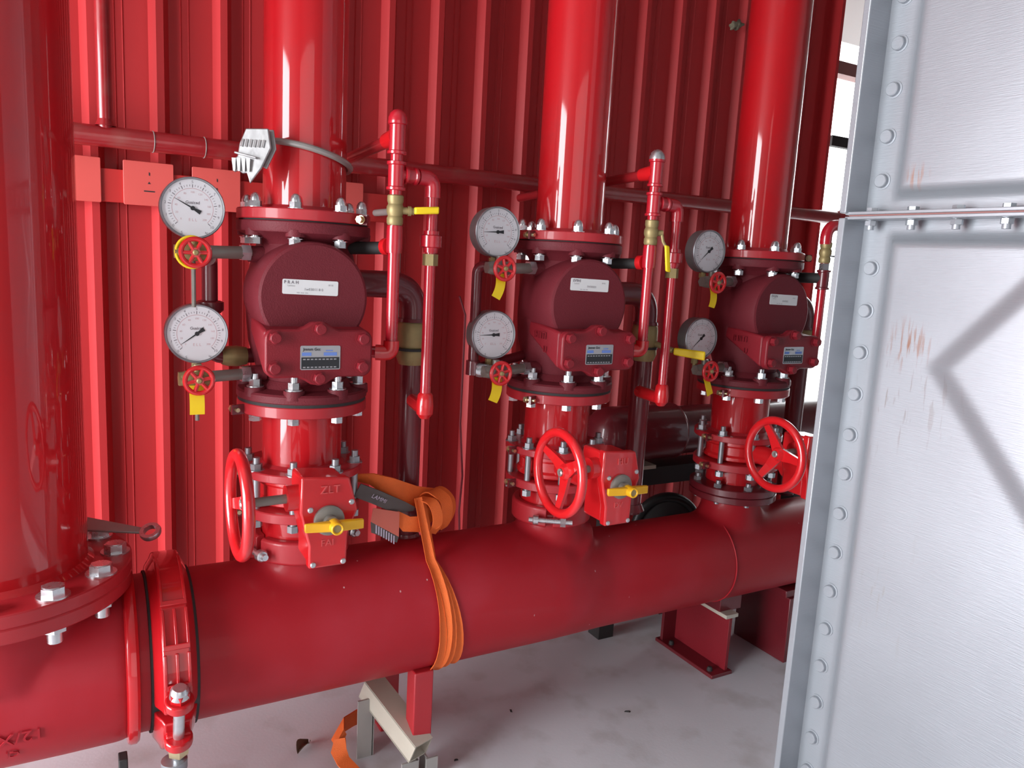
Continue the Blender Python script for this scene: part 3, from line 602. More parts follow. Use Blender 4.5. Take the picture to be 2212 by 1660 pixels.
    for q in range(3):
        a = math.radians(rot0+120*q); d = Vector((0, -math.cos(a), math.sin(a))); w = Vector((0, math.sin(a), math.cos(a)))
        p0 = hc+Vector((0.018, 0, 0))+d*0.006; p1 = hc+Vector((0.003, 0, 0))+d*0.084
        for (pa, wa, pb, wb2) in ((p0, 0.017, (p0+p1)/2+Vector((0.003, 0, 0)), 0.0115), ((p0+p1)/2+Vector((0.003, 0, 0)), 0.0115, p1, 0.0085)):
            hw.loft([pa-w*wa-Vector((0.004, 0, 0)), pa+w*wa-Vector((0.004, 0, 0)), pa+w*wa+Vector((0.004, 0, 0)), pa-w*wa+Vector((0.004, 0, 0))], [pb-w*wb2-Vector((0.004, 0, 0)), pb+w*wb2-Vector((0.004, 0, 0)), pb+w*wb2+Vector((0.004, 0, 0)), pb-w*wb2+Vector((0.004, 0, 0))])
    hw.lathe([(0.019, -0.006), (0.020, 0.004), (0.014, 0.012)], hc+Vector((0.018, 0, 0)), (-1, 0, 0), 24)
    hwo = hw.build('handwheel', 'bright_red', v, smooth=40)
    M().lathe([(0.0065, 0.010), (0.0065, 0.015), (0.004, 0.017)], hc+Vector((0.018, 0, 0)), (-1, 0, 0), 14).build('hub_nut', 'zinc', hwo)
    # ---- tail pipe below the butterfly valve
    t = thing('tail_pipe', 'short red tail pipe below the butterfly valve '+POS[i], 'pipe', (X, 0, ZO), 'short tail pipes')
    M().lathe([(0.0841, 0.200), (0.0841, 0.275+dz)], seg=56).build('pipe', 'pipe_red', t)
    M().lathe([(0.124, 0.2715+dz), (0.126, 0.273+dz), (0.126, 0.291+dz), (0.124, 0.2933+dz), (0.080, 0.2933+dz)], seg=72).build('flange', 'flange_red', t)
    # ---- joint to the manifold
    if i < 2:
        c = thing('pipe_coupling', ['small red clamp coupling with round bolt head below nearest butterfly valve', 'small red clamp coupling with silver bolt across its front under middle riser'][i], 'coupling', (X, 0, ZO), 'small clamp couplings')
        ea = [198, 236][i]; E1 = math.radians(ea)
        for k, nm in ((0, 'front_housing'), (1, 'rear_housing')):
            prof = [(0.085, 0.176), (0.100, 0.176), (0.105, 0.181), (0.105, 0.223), (0.100, 0.228), (0.085, 0.228)]; n = 26; vs = []; fs = []; kk = len(prof)
            for j in range(n+1):
                a = E1+math.radians(5+180*k+170*j/n)
                for rr, zz in prof: vs.append((rr*math.cos(a), rr*math.sin(a), zz))
            for j in range(n):
                for q in range(kk): fs.append((j*kk+q, j*kk+(q+1) % kk, (j+1)*kk+(q+1) % kk, (j+1)*kk+q))
            fs += [tuple(range(kk)), tuple(n*kk+q for q in range(kk))]
            ho = M().add(vs, fs).build(nm, 'flange_red', c, bevel=0.002)
            for e in (0, 1):
                a = E1+math.pi*e+math.radians((11 if (e == k) else -11)); rad = Vector((math.cos(a), math.sin(a), 0)); tn = Vector((-math.sin(E1), math.cos(E1), 0))
                rot = Matrix((tn, Vector((math.cos(E1), math.sin(E1), 0)), Vector((0, 0, 1)))).transposed()
                pd = M().box(rad*0.112, (0.012, 0.046, 0.046), rot); pd.build('bolt_pad', 'flange_red', ho, bevel=0.004)
        for e in (0, 1):
            a = E1+math.pi*e; rad = Vector((math.cos(a), math.sin(a), 0)); tn = Vector((-math.sin(E1), math.cos(E1), 0)); o = rad*0.117+Vector((0, 0, 0.200))
            if i == 0: tn = -tn
            m = M().cyl(o-tn*0.052, o+tn*0.058, 0.0068, 14); m.hexp(o+tn*0.028, tn, 0.013, 0.013); m.lathe([(0.0125, 0.028), (0.0125, 0.040), (0.010, 0.042)], o, -tn, 18); m.build('clamp_bolt', 'zinc', c)
    else:
        c = thing('pipe_flange', 'dark red bolted flange pair on the manifold below the right valve', 'flange', (X, 0, ZO))
        M().lathe([(0.0841, 0.160), (0.128, 0.168), (0.130, 0.170), (0.130, 0.186), (0.128, 0.188)], seg=72).build('lower_ring', 'dark_red', c); M().lathe([(0.128, 0.189), (0.130, 0.191), (0.130, 0.208), (0.128, 0.210), (0.0841, 0.216)], seg=72).build('upper_ring', 'dark_red', c)
        for k in range(8):
            a = math.radians(22.5+45*k); m = M().hexp((0.112*math.cos(a), 0.112*math.sin(a), 0.209), (0, 0, 1), 0.0125, 0.013); m.cyl((0.112*math.cos(a), 0.112*math.sin(a), 0.16), (0.112*math.cos(a), 0.112*math.sin(a), 0.232), 0.0075, 12); m.build('flange_bolt', 'zinc_dull', c)
    # ---- gauges and their cocks
    near = ['beside the nearest check valve', 'beside the middle check valve', 'beside the rightmost check valve']
    gauge(X-0.224, -0.040, Z(0.904)+dz, [152, 183, 222][i], 'upper white pressure gauge '+near[i]); gauge(X-0.218, -0.034, Z(0.662)+dz, [216, 182, 222][i], 'lower white pressure gauge '+near[i])
    cock(X-0.226, -0.062, Z(0.821)+dz, 'upper red-wheeled gauge cock '+near[i], [0, 0.024, 0.022][i], tape=(i == 0), tail=[0.105, 0, 0][i], brass=(i == 0), tagang=[0, -0.014, -0.006][i])
    cock(X-0.222, -0.062, Z(0.577)+dz, 'lower red-wheeled gauge cock '+near[i], [0.027, 0.026, 0.02][i], tail=[0.085, 0, 0][i], brass=(i == 0), tagang=[0, -0.012, 0.016][i])
    # ---- side connections from cocks to the check valve, and the by-pass pipe
    bxp = [-0.187, -0.257, -0.257][i]; byp = [0.012, -0.01, -0.01][i]
    q = thing('bypass_pipe', 'thin dark red by-pass pipe beside the gauges '+POS[i], 'pipe', (X, 0, ZO+dz), 'thin by-pass pipes')
    M().tube(bend((-0.235, -0.062, 0.823), (-0.20, -0.062, 0.823), (-0.118, -0.035, 0.825), 0.01) if i == 0 else [(-0.225, -0.062, 0.821), (-0.19, -0.06, 0.822), (-0.118, -0.035, 0.824)], 0.0125, 16).build('upper_nipple', 'nickel_grey', q)
    M().tube([(-0.225, -0.062, 0.578), (-0.19, -0.06, 0.580), (-0.118, -0.035, 0.580)], 0.0115, 16).build('lower_nipple', 'nickel_grey', q)
    for z in (0.825, 0.580): M().hexp((-0.136, -0.038, z), (1, 0.1, 0), 0.017, 0.018).build('union_nut', 'zinc', q)
    if i < 2:
        P = bend((-0.225 if i else -0.20, -0.055, 0.812 if i == 0 else 0.823), (bxp, byp, 0.812 if i == 0 else 0.823), (bxp, byp, 0.62), 0.02)[:-1]+bend((bxp, byp, 0.72), (bxp, byp, 0.610 if i == 0 else 0.575), (-0.10, 0.02, 0.610 if i == 0 else 0.605), 0.03)[1:]
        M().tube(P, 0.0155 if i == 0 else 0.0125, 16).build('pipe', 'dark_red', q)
        if i == 0:
            m = M().lathe([(0.020, 0.725), (0.027, 0.722), (0.027, 0.706), (0.021, 0.700)], (bxp, byp, 0), seg=24); m.build('union', 'dark_red', q)
            M().lathe([(0.017, 0.0), (0.021, 0.012), (0.022, 0.030), (0.018, 0.05)], (-0.165, 0.014, 0.610), (1, 0.05, 0), 20).build('brass_fitting', 'brass', q)
        else:
            M().lathe([(0.017, 0.0), (0.017, 0.034)], (bxp, byp, 0.575-0.012), (0, 0, 1), 20).build('elbow_fitting', 'dark_red', q)
            M().lathe([(0.016, 0.0), (0.0175, 0.008), (0.015, 0.03)], (bxp, byp-0.02, 0.577), (1, -0.6, 0), 20).build('union_nut', 'zinc', q)

# ------------------------------------------------------------------ trim piping to the right of each check valve
def fitting(m, p0, p1, r, lip=0.003):
    p0, p1 = Vector(p0), Vector(p1); L = (p1-p0).length; m.lathe([(r, 0), (r+lip, 0.001), (r+lip, 0.006), (r, 0.008), (r, L-0.008), (r+lip, L-0.006), (r+lip, L-0.001), (r, L)], p0, p1-p0, 22); return m
for i in range(3):
    X, dz = RX[i], DZ[i]
    t = thing('trim_pipe', ['bright red trim pipe loop right of the nearest check valve', 'bright red trim pipe loop right of the middle check valve', 'red trim pipe between right check valve and the tank edge'][i], 'pipe', (X, 0, ZO+dz), 'vertical trim pipes')
    a, ay = 0.146, -0.145
    if i < 2:
        M().tube(bend((a, ay, 1.06), (a, ay, 0.634), (0.085, -0.11, 0.634), 0.026), 0.0125, 18).build('main_pipe', 'trim_red', t)
        fitting(M(), (a, ay, 1.035), (a, ay, 1.100), 0.0165).build('upper_tee', 'trim_red', t)
        cap = M().lathe([(0.0175, 1.094), (0.019, 1.096), (0.019, 1.106), (0.016, 1.114), (0.009, 1.121), (0.002, 1.123)], (a, ay, 0), seg=22).build('cap', 'trim_red' if i == 0 else 'zinc', t)
        M().tube([(a, ay, 1.070), (a-0.004, ay+0.05, 1.066)], [0.019, 0.016], 18).build('branch_boss', 'bright_red', t)
        M().tube([(a-0.002, ay+0.04, 1.066), (a-0.01, 0.50, 1.035)], 0.0125, 16).build('wall_nipple', 'wallpipe_red', t)
        fitting(M(), (a, ay, 0.965), (a, ay, 1.022), 0.0165).build('lower_tee', 'trim_red', t)
        b, byy = 0.231, -0.135
        M().tube(bend((a, ay, 0.997), (b, byy, 0.997), (b, byy, 0.93), 0.026), 0.0125, 18).build('cross_pipe', 'trim_red', t)
        m = M(); fitting(m, (a+0.016, ay+0.002, 0.997), (a+0.045, ay+0.005, 0.997), 0.0150); m.tube(bend((b-0.036, byy-0.004, 0.997), (b, byy, 0.997), (b, byy, 0.958), 0.022), 0.0165, 18); m.build('upper_elbow', 'trim_red', t)
        M().tube([(b, byy, 0.96), (b, byy, 0.505)], 0.0118, 18).build('return_pipe', 'trim_red', t)
        m = M(); m.lathe([(0.015, 0.845), (0.0165, 0.855), (0.0225, 0.857), (0.0225, 0.880), (0.0165, 0.882), (0.0165, 0.890)], (b, byy, 0), seg=22); m.build('union', 'trim_red', t)
        m = M().hexp((b, byy, 0.818), (0, 0, 1), 0.0165, 0.024); m.build('brass_nut', 'brass', t)
        m = M(); m.lathe([(0.0125, 0.545), (0.0165, 0.54), (0.019, 0.515), (0.018, 0.498), (0.010, 0.488), (0.001, 0.486)], (b, byy, 0), seg=22); m.tube([(b, byy, 0.507), (b+0.02, -0.02, 0.505)], 0.0165, 18); m.build('lower_elbow', 'bright_red', t)
        M().lathe([(0.0155, 0.84), (0.0165, 0.85), (0.0165, 0.885), (0.0155, 0.895)], (a, ay, 0), seg=22).build('lower_collar', 'trim_red', t)
        M().tube([(a-0.004, ay+0.015, 0.853), (a-0.008, ay+0.03, 0.852)], 0.018, 16).build('side_boss', 'bright_red', t)
        M().tube([(a-0.004, ay+0.02, 0.850), (0.075, -0.04, 0.845)], 0.0130, 16).build('black_nipple', 'gasket_black', t)
        m = M(); m.tube(bend((a, ay, 0.66), (a, ay, 0.634), (a-0.03, ay+0.012, 0.634), 0.014), 0.0165, 18); m.build('bottom_elbow', 'bright_red', t)
        bv = thing('ball_valve', ['brass ball valve with yellow lever pointing right near the clamp', 'brass ball valve with yellow lever hanging down on middle trim pipe'][i], 'valve', (X+a, ay, ZO+dz+0.926), 'small brass ball valves')
        m = M().lathe([(0.0145, -0.030), (0.0165, -0.026), (0.0165, -0.016), (0.0145, -0.012), (0.0175, -0.004), (0.0175, 0.006), (0.0145, 0.012), (0.0165, 0.018), (0.0165, 0.028), (0.0145, 0.030)], seg=20)
        m.build('body', 'brass', bv)
        m = M()
        if i == 0: m.cyl((0.012, -0.006, 0), (0.036, -0.012, 0), 0.0075, 14); m.lathe([(0.010, 0.0), (0.010, 0.006)], (0.024, -0.009, 0), (1, -0.2, 0), 14)
        else: m.cyl((0.012, -0.006, 0), (0.026, -0.012, 0), 0.0075, 14); m.tube([(0.022, -0.012, 0.004), (0.026, -0.016, -0.02), (0.034, -0.02, -0.034)], 0.004, 8)
        m.build('stem', 'brass', bv)
        m = M()
        if i == 0: m.loft([(0.034, -0.012, -0.006), (0.034, -0.024, -0.006), (0.034, -0.024, 0.008), (0.034, -0.012, 0.008)], [(0.085, -0.022, -0.002), (0.085, -0.030, -0.002), (0.085, -0.030, 0.013), (0.085, -0.022, 0.013)])
        else: m.loft([(0.026, -0.020, -0.028), (0.026, -0.027, -0.028), (0.040, -0.027, -0.030), (0.040, -0.020, -0.030)], [(0.036, -0.020, -0.092), (0.036, -0.027, -0.092), (0.050, -0.027, -0.094), (0.050, -0.020, -0.094)])
        m.build('lever', 'yellow_tag', bv, 'yellow plastic lever', bevel=0.003)
    else:
        a, ay = 0.142, -0.13
        M().tube(bend((a, ay, 0.90), (a, ay, 0.634), (0.085, -0.10, 0.634), 0.026), 0.0125, 18).build('main_pipe', 'trim_red', t)
        M().tube(bend((a-0.006, ay, 0.945), (a-0.008, ay, 0.995), (a+0.075, ay, 1.005), 0.035), 0.0165, 18).build('upper_elbow', 'trim_red', t)
        fitting(M(), (a, ay, 0.815), (a, ay, 0.872), 0.0165).build('tee', 'dark_red', t)
        M().tube([(a, ay, 0.848), (0.075, -0.04, 0.845)], 0.0150, 16).build('black_nipple', 'gasket_black', t)
        M().hexp((a, ay, 0.872), (0, 0, 1), 0.0155, 0.018).build('union_nut', 'zinc', t)
        bv = thing('ball_valve', 'brass ball valve with dark lever between right valve and tank', 'valve', (X+a-0.003, ay, ZO+dz+0.921), 'small brass ball valves')
        M().lathe([(0.0145, -0.030), (0.0165, -0.026), (0.0165, -0.016), (0.0145, -0.012), (0.0175, -0.004), (0.0175, 0.006), (0.0145, 0.012), (0.0165, 0.018), (0.0165, 0.028), (0.0145, 0.030)], seg=20).build('body', 'brass', bv)
        M().loft([(0.0, -0.016, -0.012), (0.0, -0.024, -0.012), (0.0, -0.024, -0.007), (0.0, -0.016, -0.007)], [(0.060, -0.020, -0.012), (0.060, -0.030, -0.012), (0.060, -0.030, -0.007), (0.060, -0.020, -0.007)]).build('lever', 'case_grey', bv, bevel=0.001)
    # ---- main drain line
    dx = [0.272, 0.312, 0.30][i]; dy = 0.052
    d = thing('drain_pipe', ['dark red drain pipe with brass valve dropping to the manifold behind the strap', 'dark red drain pipe with brass valve behind the middle trim pipes', 'dark red drain pipe with brass valve behind the tank edge'][i], 'pipe', (X, 0, ZO+dz), 'main drain lines')
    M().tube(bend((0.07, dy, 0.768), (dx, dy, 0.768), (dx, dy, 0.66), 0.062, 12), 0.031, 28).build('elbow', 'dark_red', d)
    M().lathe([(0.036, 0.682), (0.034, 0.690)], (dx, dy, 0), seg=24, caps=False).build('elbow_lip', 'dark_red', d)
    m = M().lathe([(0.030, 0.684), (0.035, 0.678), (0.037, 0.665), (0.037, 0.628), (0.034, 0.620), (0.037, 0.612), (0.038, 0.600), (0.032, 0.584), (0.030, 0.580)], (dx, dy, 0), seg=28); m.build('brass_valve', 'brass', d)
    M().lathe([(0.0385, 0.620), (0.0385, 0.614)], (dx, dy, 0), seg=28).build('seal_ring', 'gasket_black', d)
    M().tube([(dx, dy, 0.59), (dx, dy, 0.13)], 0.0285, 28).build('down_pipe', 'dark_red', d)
    M().lathe([(0.031, 0.16), (0.034, 0.152), (0.040, 0.140)], (dx, dy, 0), seg=28).build('weld_bead', 'dark_red', d)
    if i == 1:
        m = M().tube([(dx+0.01, dy-0.02, 0.634), (0.352, -0.026, 0.618)], 0.008, 12); m.build('lever_stem', 'brass', d)
        M().loft([(0.350, -0.030, 0.606), (0.358, -0.026, 0.606), (0.358, -0.026, 0.626), (0.350, -0.030, 0.626)], [(0.390, -0.112, 0.600), (0.398, -0.108, 0.600), (0.398, -0.108, 0.625), (0.390, -0.112, 0.625)]).build('lever', 'yellow_tag', d, 'long yellow lever', bevel=0.004)

# ================================================================== CLAMP ON THE NEAREST RISER
cl = thing('pipe_clamp', 'silver toothed clamp with grey band around the nearest riser', 'clamp', (X1, 0, ZO))
m = M(); pts = []
for k in range(49):
    a = math.radians(218+360*k/48*0.98); pts.append((0.0915*math.cos(a), 0.0915*math.sin(a), 1.030-0.020*math.cos(a-math.radians(200))*-1))
m.tube(pts, 0.0065, 10).build('band', 'band_grey', cl)
pm = M(); a = math.radians(241); n = Vector((math.cos(a), math.sin(a), 0)); u = Vector((-math.sin(a), math.cos(a), 0)); w = Vector((0, 0, 1))
o = Vector((-0.120, -0.078, 0.998))+n*0.006
poly = [(-0.010, 0.064), (0.033, 0.066), (0.038, 0.030), (0.020, -0.008), (-0.002, -0.038), (-0.008, -0.018), (-0.016, -0.020), (-0.024, -0.014), (-0.032, -0.018), (-0.038, 0.004), (-0.026, 0.012), (-0.022, 0.036)]
pm.prism(poly, o, u, w, 0.006); jaw = pm.build('bracket', 'clamp_zinc', cl, bevel=0.002)
m = M(); m.prism([(p[0]+0.006, p[1]) for p in poly[:4]]+[(0.008, 0.0), (-0.008, 0.036)], o-n*0.012, u, w, 0.005); m.build('rear_plate', 'clamp_zinc', jaw, bevel=0.0015)
for k in range(6):
    M().cyl(o+n*0.006+u*(-0.017+0.008*k)+w*0.030, o+n*0.006+u*(-0.014+0.008*k)+w*0.044, 0.0028, 8).build('bolt_thread', 'clamp_zinc', jaw)
M().box(o+n*0.009+u*-0.008+w*0.014, (0.042, 0.012, 0.004), Matrix((u, n, w)).transposed() @ Matrix.Rotation(0.2, 3, 'Y')).build('ledge', 'clamp_zinc', jaw, bevel=0.001)
for k in range(4):
    p = o+n*0.008+u*(-0.030+0.009*k); M().loft([p+w*0.008-u*0.004, p+w*0.008+u*0.004, p+w*0.008+u*0.004+n*0.005, p+w*0.008-u*0.004+n*0.005], [p-w*0.016-u*0.002, p-w*0.016+u*0.002, p-w*0.016+u*0.002+n*0.003, p-w*0.016-u*0.002+n*0.003]).build('tooth', 'clamp_zinc', jaw)

# ================================================================== THINGS ON THE REAR WALL
wp = thing('wall_pipe', 'dusty dark red horizontal pipe running along the ribbed wall', 'pipe', (0, 0.535, ZO))
m = M(); m.tube([(-3.2, 0, 1.087), (2.32, 0, 1.087)], 0.0255, 24); m.build('pipe_run', 'wallpipe_red', wp)
M().tube([(-0.349, 0, 1.09), (-0.349, 0, 3.25)], 0.0175, 20).build('vertical_branch', 'wallpipe_red', wp)
M().lathe([(0.024, 1.112), (0.020, 1.120), (0.0175, 1.128)], (-0.349, 0, 0), seg=20).build('weld_bead', 'wallpipe_red', wp)
M().lathe([(0.0258, 0), (0.040, 0.03), (0.046, 0.05)], (2.32, 0, 1.087), (1, 0, 0), 24).build('end_bell', 'wallpipe_red', wp)
for xx in (-0.245, -0.125): M().torus((xx, 0, 1.087), (1, 0.1, 0), 0.026, 0.0012, 24, 6).build('wire_tie', 'band_grey', wp)
gi = M().box((-0.35, 0.594, Z(0.975)), (1.50, 0.010, 0.082)).build('wall_rail', 'girt_red', bevel=0.001); tag(gi, 'flat red rail fixed across the ribs behind the plates', 'rail')
for k, (x0, x1) in enumerate(((-0.475, -0.361), (-0.311, -0.193), (-0.148, -0.026), (0.200, 0.319))):
    p = M().prism(rrect(x0, x1, 0.931, 1.041, 0.003, 2), (0, 0.589, ZO), (1, 0, 0), (0, 0, 1), 0.006).build('wall_plate', 'plate_salmon', bevel=0.001)
    tag(p, ['salmon red wall plate partly hidden behind the large left riser', 'salmon red wall plate left of the upper nearest gauge', 'salmon red wall plate behind the upper nearest gauge', 'salmon red wall plate right of the nearest riser'][k], 'plate', 'salmon plates on the wall rail')
    if k in (1, 2):
        xc = (x0+x1)/2; m = M(); yv = 0.5826; zz = Z(0.986)
        m.add([(xc-0.012, yv, zz-0.02), (xc+0.014, yv, zz-0.02), (xc+0.014, yv, zz-0.017), (xc-0.012, yv, zz-0.017)], [(0, 1, 2, 3)]); m.add([(xc-0.003, yv, zz), (xc+0.004, yv, zz), (xc+0.0005, yv, zz+0.006)], [(0, 1, 2)]); m.add([(xc, yv, zz+0.022), (xc+0.003, yv, zz+0.020), (xc+0.003, yv, zz+0.028), (xc, yv, zz+0.030)], [(0, 1, 2, 3)])
        m.build('print', 'print_dark', p, smooth=0)
bm_ = bmesh.new(); bmesh.ops.create_icosphere(bm_, subdivisions=3, radius=1.0)
for vv in bm_.verts:
    nn = vv.co.normalized(); k2 = 1+0.25*math.sin(7*nn.x+3*nn.z)+0.18*math.sin(9*nn.z+5*nn.x); vv.co = Vector((nn.x*0.026+nn.z*0.012, nn.y*0.012, nn.z*0.017))*k2
me = bpy.data.meshes.new('mud_nest'); bm_.to_mesh(me); bm_.free(); me.materials.append(MATS['nest_mud']); me.polygons.foreach_set('use_smooth', [True]*len(me.polygons))
mn = bpy.data.objects.new('mud_nest', me); COL.objects.link(mn); mn.location = (1.727, 0.592, Z(1.742)); tag(mn, 'small grey mud nest stuck on the ribbed wall', 'nest')
cb = M().tube([(0.645, 0.585, Z(0.72)), (0.672, 0.592, Z(0.66)), (0.672, 0.594, Z(0.3)), (0.688, 0.593, Z(0.12)), (0.682, 0.594, Z(0.0)), (0.688, 0.594, Z(-0.1)), (0.686, 0.592, 0.004)], 0.0038, 8).build('cable', 'dark_red'); tag(cb, 'thin dark cable hanging down the ribbed wall', 'cable')
td = M().tube([(0.36, 0.40, Z(0.94)), (0.36, 0.40, Z(0.66))], 0.010, 12); td.tube(bend((0.36, 0.40, Z(0.92)), (0.36, 0.40, Z(0.96)), (0.36, 0.598, Z(0.96)), 0.02), 0.010, 12)
tag(td.build('thin_conduit', 'band_grey'), 'thin grey conduit behind the nearest trim pipes', 'conduit')
# drain collector and other plant behind the valves
dc = thing('drain_collector', 'dark maroon capped collector pipe behind the middle and right risers', 'pipe', (1.0, 0.31, Z(0.30)))
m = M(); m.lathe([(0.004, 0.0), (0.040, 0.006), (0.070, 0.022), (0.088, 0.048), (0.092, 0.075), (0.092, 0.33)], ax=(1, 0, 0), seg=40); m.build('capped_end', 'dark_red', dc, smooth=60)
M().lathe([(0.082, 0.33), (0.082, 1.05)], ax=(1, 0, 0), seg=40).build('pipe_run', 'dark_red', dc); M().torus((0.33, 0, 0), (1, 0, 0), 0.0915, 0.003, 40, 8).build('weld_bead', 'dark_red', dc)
for x in (0.18, 0.62, 0.95):
    m = M().box((x, 0, -0.105), (0.10, 0.12, 0.012)); m.build('saddle', 'stand_beige', dc)
M().box((0.55, 0, -0.14), (1.0, 0.10, 0.06)).build('beam', 'gasket_black', dc)
for x in (0.10, 0.98): M().box((x, 0, -0.435), (0.06, 0.06, 0.53)).build('leg', 'gasket_black', dc)
bw = thing('pump_pulley', 'black round pulley showing behind the manifold', 'pulley', (1.395, 0.36, Z(-0.075)))
M().torus((0, 0, 0), (0.35, 1, 0), 0.115, 0.018, 48, 12).build('rim', 'rubber_black', bw); M().lathe([(0.03, -0.03), (0.11, -0.008), (0.11, 0.008), (0.03, 0.03)], ax=(0.35, 1, 0), seg=40).build('web', 'gasket_black', bw)
M().box((0.02, 0.02, -0.18), (0.05, 0.06, 0.29)).build('pedestal', 'gasket_black', bw)

# ================================================================== SUPPORT STANDS
s1 = thing('pipe_stand', 'grey and red steel stand under the manifold near the orange strap', 'stand', (0, 0, 0))
A_, B_ = Vector((0.192, 0.055, Z(-0.232))), Vector((0.256, -0.128, Z(-0.316))); ln = (B_-A_).normalized(); sd = ln.cross(Vector((0, 0, 1))).normalized()*-1; up_ = sd.cross(ln)*-1
if up_.z < 0: up_ = -up_
Rb = Matrix((sd, ln, up_)).transposed(); cen = (A_+B_)/2; Lb = (B_-A_).length
m = M()
for o1, d1 in (((0, 0, 0.0265), (0.054, Lb, 0.004)), ((0, 0, -0.0265), (0.054, Lb, 0.004)), ((0.025, 0, 0), (0.004, Lb, 0.054)), ((-0.025, 0, 0), (0.004, Lb, 0.054))): m.box(cen+Rb @ Vector(o1), d1, Rb)
m.build('hollow_brace', 'stand_beige', s1, smooth=0)
M().box((0.262, -0.095, Z(-0.205)), (0.048, 0.048, 0.166)).build('red_post', 'flange_red', s1, bevel=0.003)
M().box((0.262, 0.12, Z(-0.258)), (0.048, 0.048, 0.285)).build('rear_post', 'flange_red', s1, bevel=0.003)
for (px_, py_, top) in ((0.168, 0.018, Z(-0.245)), (0.232, -0.120, Z(-0.345))):
    m = M(); m.box((px_, py_, top/2), (0.040, 0.005, top)); m.box((px_+0.020, py_+0.025, top/2), (0.005, 0.055, top)); m.build('angle_leg', 'stand_grey', s1, smooth=0)
m = M(); m.box((0.287, -0.125, Z(-0.345)/2), (0.030, 0.005, Z(-0.345))); m.box((0.277, -0.10, Z(-0.345)/2), (0.004, 0.044, Z(-0.345))); m.build('angle_leg', 'stand_grey', s1, smooth=0)
s2 = thing('pipe_stand', 'dark red fabricated stand with base plate under the right manifold end', 'stand', (1.29, 0.0, 0))
M().box((0.0, 0.065, 0.006), (0.085, 0.27, 0.012)).build('base_plate', 'dark_red', s2, bevel=0.002)
M().box((0.025, 0.065, 0.095), (0.012, 0.25, 0.178)).build('web_plate', 'cover_red', s2, bevel=0.001)
M().box((-0.004, 0.180, 0.105), (0.060, 0.012, 0.19)).build('rear_gusset', 'dark_red', s2, bevel=0.001)
M().box((0.030, 0.02, 0.190), (0.05, 0.16, 0.012)).build('top_pad', 'stand_beige', s2, bevel=0.001)
M().box((0.05, 0.03, 0.222), (0.09, 0.12, 0.058)).build('saddle_block', 'dark_red', s2, bevel=0.002)
for x, y in ((-0.024, -0.04), (-0.024, 0.14)): M().lathe([(0.009, 0.012), (0.009, 0.018), (0.006, 0.024)], (x, y, 0), seg=12).build('anchor_bolt', 'gasket_black', s2)
s3 = thing('pipe_stand', 'red and beige box stand behind the right manifold end near the tank', 'stand', (1.62, 0.02, 0))
M().box((0, 0, 0.11), (0.16, 0.22, 0.22)).build('box_post', 'dark_red', s3, bevel=0.002); M().box((0.086, 0, 0.11), (0.012, 0.20, 0.22)).build('face_plate', 'stand_beige', s3, bevel=0.001); M().box((0, 0, 0.232), (0.18, 0.20, 0.024)).build('cap_plate', 'dark_red', s3, bevel=0.002)

# ================================================================== ORANGE STRAP
so = thing('ratchet_strap', 'orange webbing strap looped around the manifold and knotted at drain pipe', 'strap', (0, 0, ZO))
def circ(ang, x, r=0.1615): t = math.radians(ang); return Vector((x, -r*math.cos(t), r*math.sin(t)))
BUL = -0.0045
def strapband(xs, name, top, lift, wd):
    pts = [(top, (1, 0.2, 0))]
    for k in range(25):
        ang = 58-k*9.5; f = k/24; x = xs[0]*(1-f)**2+2*xs[1]*f*(1-f)+xs[2]*f*f
        pts.append((circ(ang, x, 0.1605+lift), (1, 0, 0)))
    return M().ribbon(pts, [0.020]+[0.022+(wd-0.022)*min(1, k/6) for k in range(25)], 0.0026, BUL).build(name, 'strap_orange', so, smooth=50)
strapband((0.284, 0.372, 0.330), 'loop_band', (0.276, -0.036, 0.268), 0.001, 0.028)
strapband((0.282, 0.338, 0.305), 'loop_band', (0.270, -0.040, 0.274), 0.004, 0.025)
strapband((0.279, 0.308, 0.282), 'loop_band', (0.262, -0.042, 0.280), 0.007, 0.031)
pts = [((0.105, -0.020, 0.338), (0.1, -0.9, 0.5)), ((0.145, -0.045, 0.338), (0.1, -0.7, 0.8)), ((0.185, -0.045, 0.318), (0.2, -0.3, 1)), ((0.225, -0.030, 0.296), (0.2, 0, 1)), ((0.262, -0.015, 0.276), (0.2, 0.1, 1)), ((0.300, -0.005, 0.262), (0.2, 0.3, 1)), ((0.330, 0.0, 0.258), (0.3, 0.5, 1))]
M().ribbon(pts, [0.034, 0.04, 0.044, 0.046, 0.05, 0.055, 0.05], 0.003).build('tail_band', 'strap_orange', so, smooth=50)
pts = [((0.11, -0.055, 0.318), (0.2, -0.2, 1)), ((0.150, -0.060, 0.300), (0.2, -0.3, 1)), ((0.190, -0.054, 0.278), (0.3, -0.2, 1)), ((0.225, -0.042, 0.262), (0.4, 0, 1)), ((0.255, -0.036, 0.252), (0.3, 0, 1))]
db = M().ribbon(pts, [0.034, 0.036, 0.034, 0.026, 0.01], 0.003).build('dark_sleeve', 'strap_dark', so, 'dark printed sleeve', smooth=50)
m = M(); m.text('LAMMI', 0.014, (0.158, -0.064, 0.296), (1, 0.15, -0.55), (0.5, -0.2, 0.85), 0.0016); m.build('print', 'print_lilac', db, smooth=0)
pts = [((0.20, -0.045, 0.250), (0, 0.2, 1)), ((0.232, -0.050, 0.222), (0.3, 0, 1)), ((0.268, -0.046, 0.216), (0.2, 0, 1)), ((0.300, -0.035, 0.236), (0, 0, 1))]
M().ribbon(pts, [0.02, 0.038, 0.042, 0.04], 0.003).build('under_fold', 'strap_orange', so, smooth=50)
